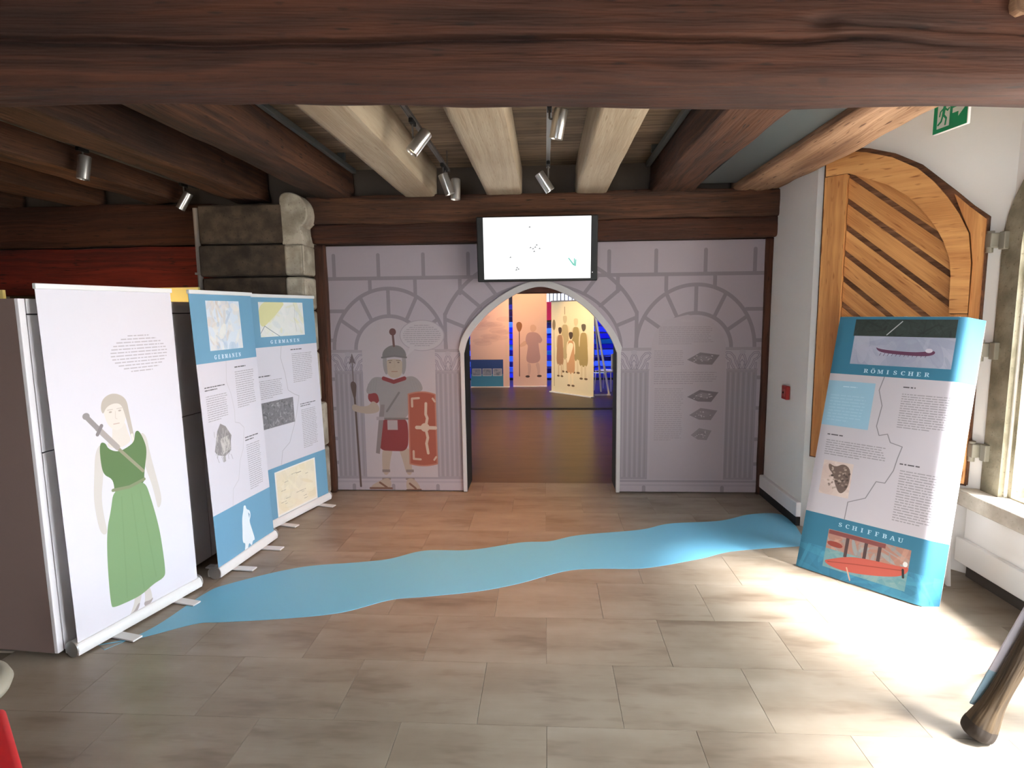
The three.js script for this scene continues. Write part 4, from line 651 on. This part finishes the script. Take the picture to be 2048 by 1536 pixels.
for (const [x, z0, z1, l] of [[-1.76, -5.5, -2.75, 'grey cable duct under the ceiling between the rough and the pale joist'], [0.93, -5.5, -2.75, 'grey cable duct under the ceiling beside the rough reddish joist']]) { const m = mesh('cable_duct', [box(x - 0.02, x + 0.02, 3.1, 3.14, z0, z1, 2, 0.004), box(x - 0.03, x + 0.03, 3.14, 3.2, z0 + 0.3, z0 + 0.34), box(x - 0.03, x + 0.03, 3.14, 3.2, z1 - 0.5, z1 - 0.46)], M.greyBoard); tag(m, l, 'cable duct'); }
// ---------- things at the edges of the view ----------
{
  const t = thing('wooden_pole', 'rough brown wooden pole with a thick dark foot, holding a thin printed sheet', 'pole', [1.81, 0, -2.37]);
  const dir = V(0.52, 1.4, 0.06).normalize();
  const prof = [[0, 0.001], [0.045, 0.004], [0.058, 0.03], [0.054, 0.08], [0.045, 0.13], [0.039, 0.18], [0.037, 0.3], [0.037, 0.8], [0.036, 1.35], [0.001, 1.36]].map((p) => new THREE.Vector2(p[0] || 0.001, p[1]));
  const q = new THREE.Quaternion().setFromUnitVectors(V(0, 1, 0), dir);
  const shape = (g) => { const p = g.attributes.position; for (let i = 0; i < p.count; i++) { const x = p.getX(i), y = p.getY(i), z = p.getZ(i), k = 1 + 0.14 * N(x * 30, y * 5, z * 30); p.setXYZ(i, x * k, y, z * k); } g.computeVertexNormals(); const uv = g.attributes.uv; for (let i = 0; i < uv.count; i++) uv.setXY(i, p.getY(i), uv.getX(i) * 0.25); return g.applyQuaternion(q).translate(0, 0.014, 0); };
  const pts = new THREE.SplineCurve(prof).getPoints(70);
  mesh('shaft', shape(new THREE.LatheGeometry(pts.filter((p) => p.y > 0.055), 28)), M.pole, t);
  mesh('foot', shape(new THREE.LatheGeometry([...pts.filter((p) => p.y <= 0.07).map((p) => new THREE.Vector2(p.x + 0.001, p.y))], 28)), std({ color: rgb(40, 30, 22), roughness: 0.7, bumpMap: woodBump, bumpScale: 0.003 }), t, 'dark blackened foot');
  const tex = canvasTex(256, 512, (c) => { c.fillStyle = '#d3d1de'; c.fillRect(0, 0, 256, 512); c.fillStyle = '#9dbfd4'; c.fillRect(0, 440, 256, 72); });
  const sheet = new THREE.BoxGeometry(0.09, 1.22, 0.006).translate(-0.005, 0.735, -0.045).applyQuaternion(q); mesh('printed_sheet', sheet, print(tex), t);
  mesh('back_strut', bar(V(0.38, 1.0, -0.02), V(0.5, 0.01, -0.5), 0.03, 0.03), M.pole, t);
}
{
  const t = thing('round_stool', 'round pale grey stool top beside the cabinet end', 'stool', [-2.18, 0, -1.82]);
  mesh('seat', new THREE.LatheGeometry([[0.001, 0.50], [0.17, 0.50], [0.195, 0.49], [0.205, 0.465], [0.195, 0.44], [0.17, 0.43], [0.001, 0.43]].map((p) => new THREE.Vector2(...p)), 48), std({ color: rgb(150, 144, 130), roughness: 0.6 }), t);
  mesh('column', cyl(V(0, 0.03, 0), V(0, 0.44, 0), 0.03), M.greyMetal, t); mesh('base', new THREE.CylinderGeometry(0.16, 0.17, 0.03, 32).translate(0, 0.015, 0), M.greyMetal, t);
  const r = thing('seat_cube', 'bright red cube seat on the floor near the round stool', 'seat', [-1.86, 0, -1.495], -0.70);
  mesh('cushion', box(-0.25, 0.25, 0.03, 0.45, -0.2, 0.2, 0, 0.02), M.red, r); mesh('base', box(-0.22, 0.22, 0, 0.03, -0.18, 0.18), M.black, r);
}
// ---------- hall beyond the arch ----------
{
  const w = struct('wall_far', 'far end walls of the hall beyond the arch');
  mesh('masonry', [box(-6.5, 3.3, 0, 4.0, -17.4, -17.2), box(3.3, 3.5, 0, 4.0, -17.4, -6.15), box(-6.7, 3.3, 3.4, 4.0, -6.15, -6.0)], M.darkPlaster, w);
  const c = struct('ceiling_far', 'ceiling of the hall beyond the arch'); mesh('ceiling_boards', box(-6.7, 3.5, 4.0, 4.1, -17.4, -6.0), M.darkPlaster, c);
  // blue striped slatted screen
  const s = thing('slat_screen', 'tall screen of wide blue, violet and dark slats at the end of the hall', 'screen wall', [0, 0, -15.5]);
  const cols = [[30, 60, 190], [70, 130, 225], [24, 24, 150], [90, 150, 235], [20, 22, 120], [60, 70, 215], [26, 26, 90], [40, 150, 175], [44, 30, 60], [60, 46, 56], [36, 22, 34], [58, 20, 26]].map((q) => std({ color: rgb(...q), roughness: 0.35 }));
  for (let k = 0; k < 13; k++) for (const [x0, x1] of [[-3.91, -2.61], [-2.6, -1.3], [-1.29, 0.0], [0.01, 1.3], [1.31, 2.6]]) { const g = box(-(x1 - x0) / 2, (x1 - x0) / 2, -0.07, 0.07, -0.012, 0.012, 0, 0.008).rotateX(0.25 * Math.sin(k * 2.1 + x0)).rotateZ(0.05 * Math.sin(k * 1.7 + x0 * 2)); g.translate((x0 + x1) / 2, 0.12 + k * 0.15, 0.02 * Math.sin(k)); mesh('slat', g, cols[k > 9 ? 8 + (k + Math.round(x1)) % 4 : (k * 3 + Math.round(x1 * 2) + 8) % 8], s); }
  for (const x of [-3.9, -2.6, 0, 2.6]) mesh('post', box(x - 0.03, x + 0.03, 0, 2.05, -0.09, -0.03), M.black, s);
  mesh('plinth', box(-3.92, 2.62, 0, 0.05, -0.1, 0.1), M.black, s);
  const rb = mesh('red_banner', box(-0.02, 1.0, 1.58, 2.06, -15.42, -15.40, 0, 0.004), M.red); tag(rb, 'red cloth strip above the blue slat screen, beside the panel with the spoon carrier', 'cloth strip');
  const wn = struct('window_2', 'bright barred window high above the blue slat screen');
  mesh('pane', box(-0.2, 1.3, 2.06, 2.9, -16.62, -16.6), std({ color: 0xffffff, emissive: 0xf4f6ff, emissiveIntensity: 1.6 }), wn);
  { const L = new THREE.RectAreaLight(0xf4f6ff, 1.6, 1.5, 0.84); L.position.set(0.55, 2.48, -16.58); L.rotation.y = Math.PI; L.name = 'window_light'; wn.add(L); }
  for (let k = 0; k < 15; k++) mesh('bar', box(-0.2 + k * 0.105, -0.175 + k * 0.105, 2.06, 2.9, -16.58, -16.55), M.black, wn);
  mesh('frame', [box(-0.3, 1.4, 1.95, 2.06, -16.66, -16.54), box(-0.3, -0.2, 2.06, 2.95, -16.66, -16.54), box(1.3, 1.4, 2.06, 2.95, -16.66, -16.54), box(-0.3, 1.4, 2.9, 3.0, -16.66, -16.54)], M.black, wn);
}
function hanging(name, label, a, b, h, tex, wv = 0) {
  const A = V(a[0], 0, a[1]), B = V(b[0], 0, b[1]), d = B.clone().sub(A), L = d.length(), m = A.clone().add(B).multiplyScalar(0.5), t = thing(name, label, 'panel', [m.x, 0, m.z], Math.atan2(-d.z, d.x));
  const mk = (off, flip) => { const g = new THREE.PlaneGeometry(L, h, 20, 8).translate(0, h / 2 + 0.02, off); const p = g.attributes.position; for (let i = 0; i < p.count; i++) p.setZ(i, off + wv * Math.cos(p.getX(i) / L * Math.PI) - wv * 0.5); if (flip) g.setIndex([...g.index.array].reverse()); g.computeVertexNormals(); return g; };
  mesh('print_sheet', mk(0.002), print(tex, { roughness: 0.85 }), t); mesh('backing_sheet', mk(-0.002, true), M.white, t);
  mesh('top_bar', box(-L / 2, L / 2, h + 0.02, h + 0.05, -0.015, 0.015, 0, 0.004), M.greyMetal, t);
  mesh('floor_rail', box(-L / 2, L / 2, 0, 0.022, -0.06, 0.06, 0, 0.004), M.whiteMetal, t);
  return t;
}
{
  const t1 = canvasTex(400, 1024, (c) => { c.fillStyle = '#d9c3bb'; c.fillRect(0, 0, 400, 1024); c.globalAlpha = 0.25; for (let i = 0; i < 18; i++) disc(c, 60 + rnd() * 300, 300 + rnd() * 300, 90, 26, '#b79f9e'); c.globalAlpha = 1; c.fillStyle = '#274a8c'; c.fillRect(0, 745, 335, 150); c.fillStyle = '#3c86ae'; c.fillRect(0, 895, 335, 129); for (let i = 0; i < 3; i++) { c.fillStyle = '#b9c6d8'; c.fillRect(16 + i * 106, 838, 94, 76); blotch(c, 21 + i * 106, 843, 84, 66, ['#7d8ea8', '#97a5ba', '#66788f'], 20, 0.3); } });
  hanging('hanging_panel', 'pinkish hanging panel with a blue foot and three small pictures', [-1.80, -13.95], [-0.86, -13.95], 2.4, t1);
  const t2 = canvasTex(400, 1200, (c) => { c.fillStyle = '#d9c2b8'; c.fillRect(0, 0, 400, 1200); const f = '#a48a93'; c.globalAlpha = 0.75; smooth(c, [[150, 620], [170, 560], [230, 545], [300, 560], [340, 620], [350, 650], [320, 690], [300, 670], [310, 760], [330, 900], [240, 930], [150, 910], [170, 780], [180, 700], [150, 690]], f); smooth(c, [[205, 470], [240, 455], [275, 475], [280, 520], [240, 555], [205, 530]], '#c7aa97'); smooth(c, [[150, 640], [90, 690], [70, 720], [100, 730], [170, 700]], '#c7aa97'); smooth(c, [[165, 915], [180, 1000], [170, 1080], [200, 1080], [220, 930]], '#c2abab'); smooth(c, [[260, 925], [290, 1010], [285, 1070], [320, 1070], [315, 910]], '#c2abab'); c.globalAlpha = 1; disc(c, 172, 1085, 26, 14, '#4a4044'); disc(c, 310, 1080, 28, 14, '#4a4044'); path(c, [[78, 540], [76, 1080]], '#5c4338', 9); smooth(c, [[40, 440], [78, 420], [112, 445], [110, 500], [78, 560], [46, 505]], '#8a6446'); });
  hanging('hanging_panel', 'pale pink hanging panel printed with a person holding a big spoon-headed staff', [-0.78, -14.05], [0.04, -14.05], 2.4, t2);
  const t3 = canvasTex(560, 1024, (c) => {
    c.fillStyle = '#e4d5b4'; c.fillRect(0, 0, 560, 1024);
    const per = (x, y, s, robe, hairc, sk) => { smooth(c, [[x - 38 * s, y + 95 * s], [x - 60 * s, y + 130 * s], [x - 62 * s, y + 260 * s], [x - 40 * s, y + 250 * s], [x + 40 * s, y + 250 * s], [x + 60 * s, y + 260 * s], [x + 62 * s, y + 130 * s], [x + 38 * s, y + 95 * s]], sk); smooth(c, [[x - 40 * s, y + 100 * s], [x, y + 90 * s], [x + 40 * s, y + 100 * s], [x + 50 * s, y + 250 * s], [x + 62 * s, y + 470 * s], [x, y + 490 * s], [x - 62 * s, y + 470 * s], [x - 50 * s, y + 250 * s]], robe); path(c, [[x - 22 * s, y + 480 * s], [x - 24 * s, y + 610 * s]], sk, 26 * s); path(c, [[x + 22 * s, y + 480 * s], [x + 26 * s, y + 610 * s]], sk, 26 * s); disc(c, x - 28 * s, y + 622 * s, 22 * s, 12 * s, '#6d5a44'); disc(c, x + 32 * s, y + 622 * s, 22 * s, 12 * s, '#6d5a44'); disc(c, x, y + 45 * s, 28 * s, 42 * s, sk); smooth(c, [[x - 30 * s, y + 30 * s], [x - 26 * s, y - 5 * s], [x + 26 * s, y - 5 * s], [x + 30 * s, y + 30 * s], [x + 24 * s, y + 60 * s], [x - 6 * s, y + 90 * s]], hairc); };
    disc(c, 40, 260, 24, 60, '#8a7a5c'); path(c, [[40, 310], [44, 960]], '#8a7a5c', 6);
    per(200, 160, 1, '#b7a57c', '#c3b491', '#d9c7a2'); path(c, [[196, 60], [198, 140]], '#8c7a58', 8); per(345, 190, 0.95, '#a08f60', '#cdbd98', '#d9c7a2'); per(130, 290, 0.88, '#a98262', '#4a3832', '#d3ba94'); per(440, 250, 0.95, '#a38f5e', '#5a5446', '#d9c7a2'); per(280, 340, 0.95, '#c99a70', '#4a3c32', '#ecd9b4'); smooth(c, [[235, 470], [280, 450], [320, 470], [290, 560], [240, 700], [225, 640]], '#f2e4c6');
  });
  hanging('hanging_panel', 'cream hanging panel printed with five robed people', [0.13, -13.15], [1.0, -12.2], 2.0, t3, 0.03);
  // leaning white frame
  const e = thing('easel_frame', 'white leaning frame of two poles beside the cream panel', 'frame', [1.35, 0, -12.55]);
  mesh('pole', [bar(V(-0.28, 1.75, -0.1), V(0.02, 0.01, 0.05), 0.035, 0.035)], M.white, e); mesh('pole', [bar(V(-0.28, 1.75, -0.1), V(-0.1, 0.01, -0.5), 0.035, 0.035)], M.white, e); mesh('floor_bar', [bar(V(-0.3, 0.02, 0.08), V(0.05, 0.02, 0.05), 0.03, 0.03)], M.white, e);
  const c = thing('chair', 'white chair with thin metal legs beside the leaning frame', 'chair', [1.42, 0, -13.4], -0.6);
  mesh('seat', box(-0.21, 0.21, 0.44, 0.465, -0.21, 0.21, 0, 0.01), M.white, c); mesh('backrest', box(0.19, 0.21, 0.5, 0.85, -0.19, 0.19, 0, 0.008), M.white, c);
  for (const [x, z] of [[-0.19, -0.19], [-0.19, 0.19], [0.19, -0.19], [0.19, 0.19]]) mesh('leg', cyl(V(x * 1.12, 0.002, z * 1.12), V(x, 0.45, z), 0.011), M.whiteMetal, c);
  mesh('back_rod', [cyl(V(0.2, 0.46, -0.15), V(0.2, 0.52, -0.15), 0.009), cyl(V(0.2, 0.46, 0.15), V(0.2, 0.52, 0.15), 0.009)], M.whiteMetal, c);
  // lamps of the hall, three of them added to brighten chair, cloth and floor
  const lamp = (label, p, aim, col, I, ang) => { const t = thing('ceiling_spotlight', label, 'spotlight', p), d = V(...aim).sub(V(...p)).normalize(), q = new THREE.Quaternion().setFromUnitVectors(V(0, 1, 0), d.clone().negate()); mesh('lamp_body', new THREE.LatheGeometry([[0.001, 0.1], [0.06, 0.1], [0.06, -0.1], [0.054, -0.1], [0.05, -0.06], [0.001, -0.06]].map((v) => new THREE.Vector2(...v)), 24).applyQuaternion(q), M.black, t); mesh('lens', new THREE.CylinderGeometry(0.05, 0.05, 0.004, 24).translate(0, -0.07, 0).applyQuaternion(q), std({ color: 0xffffff, emissive: new THREE.Color(col), emissiveIntensity: 2 }), t); mesh('stem', cyl(V(0, 0, 0), V(0, 4.0 - p[1], 0), 0.008), M.black, t); const L = new THREE.SpotLight(col, I, 0, ang, 0.7); L.position.copy(d.clone().multiplyScalar(0.12)); L.target.position.copy(d); L.castShadow = true; t.add(L, L.target); L.name = 'lens_light'; L.target.name = 'aim'; };
  lamp('black ceiling spotlight aimed at the panel with the staff carrier', [-0.4, 3.6, -12.4], [-0.35, 1.55, -14.0], '#ffc48a', 30, 0.5);
  lamp('black ceiling spotlight aimed at the cream panel', [-0.6, 3.6, -10.8], [0.6, 1.1, -12.6], '#ffd090', 40, 0.36);
  lamp('black ceiling spotlight aimed at the pinkish panel', [-1.9, 3.6, -12.2], [-1.35, 1.3, -13.9], '#ffb890', 20, 0.5);
  lamp('added black ceiling spotlight brightening the white chair and frame', [0.9, 3.6, -11.2], [1.35, 0.7, -13.0], '#fff0dc', 16, 0.3);  // added lamp, out of view, lifts the white chair and frame
  lamp('added black ceiling spotlight brightening the red cloth strip', [0.5, 3.7, -14.3], [0.35, 1.8, -15.4], '#fff0dc', 8, 0.4);  // added lamp, out of view, lifts the red cloth out of the blue light
  lamp('added black ceiling spotlight warming the floor behind the arch', [0.3, 3.7, -9.6], [0.2, 0, -8.2], '#ffb468', 22, 0.6);  // added lamp, out of view, puts a warm tone on the floor
  lamp('blue ceiling spotlight aimed at the slat screen beside the pinkish panel', [-1.6, 3.7, -14.4], [-1.2, 0.9, -15.5], '#4a60ff', 110, 0.8);
  lamp('blue ceiling spotlight aimed at the slat screen behind the cream panel', [1.6, 3.7, -14.4], [1.3, 0.9, -15.5], '#4a60ff', 110, 0.8);
}
// ---------- outside ground ----------
{ const g = mesh('ground_outside', new THREE.BoxGeometry(60, 0.2, 80).translate(33.35, -0.6, 0), M.ground); tag(g, 'pale paved ground outside the windows', null, null, 'structure'); }
for (const o of scene.children) o.traverse((m) => { if (m.isMesh) { m.castShadow = true; m.receiveShadow = true; } });
renderer.render(scene, camera);
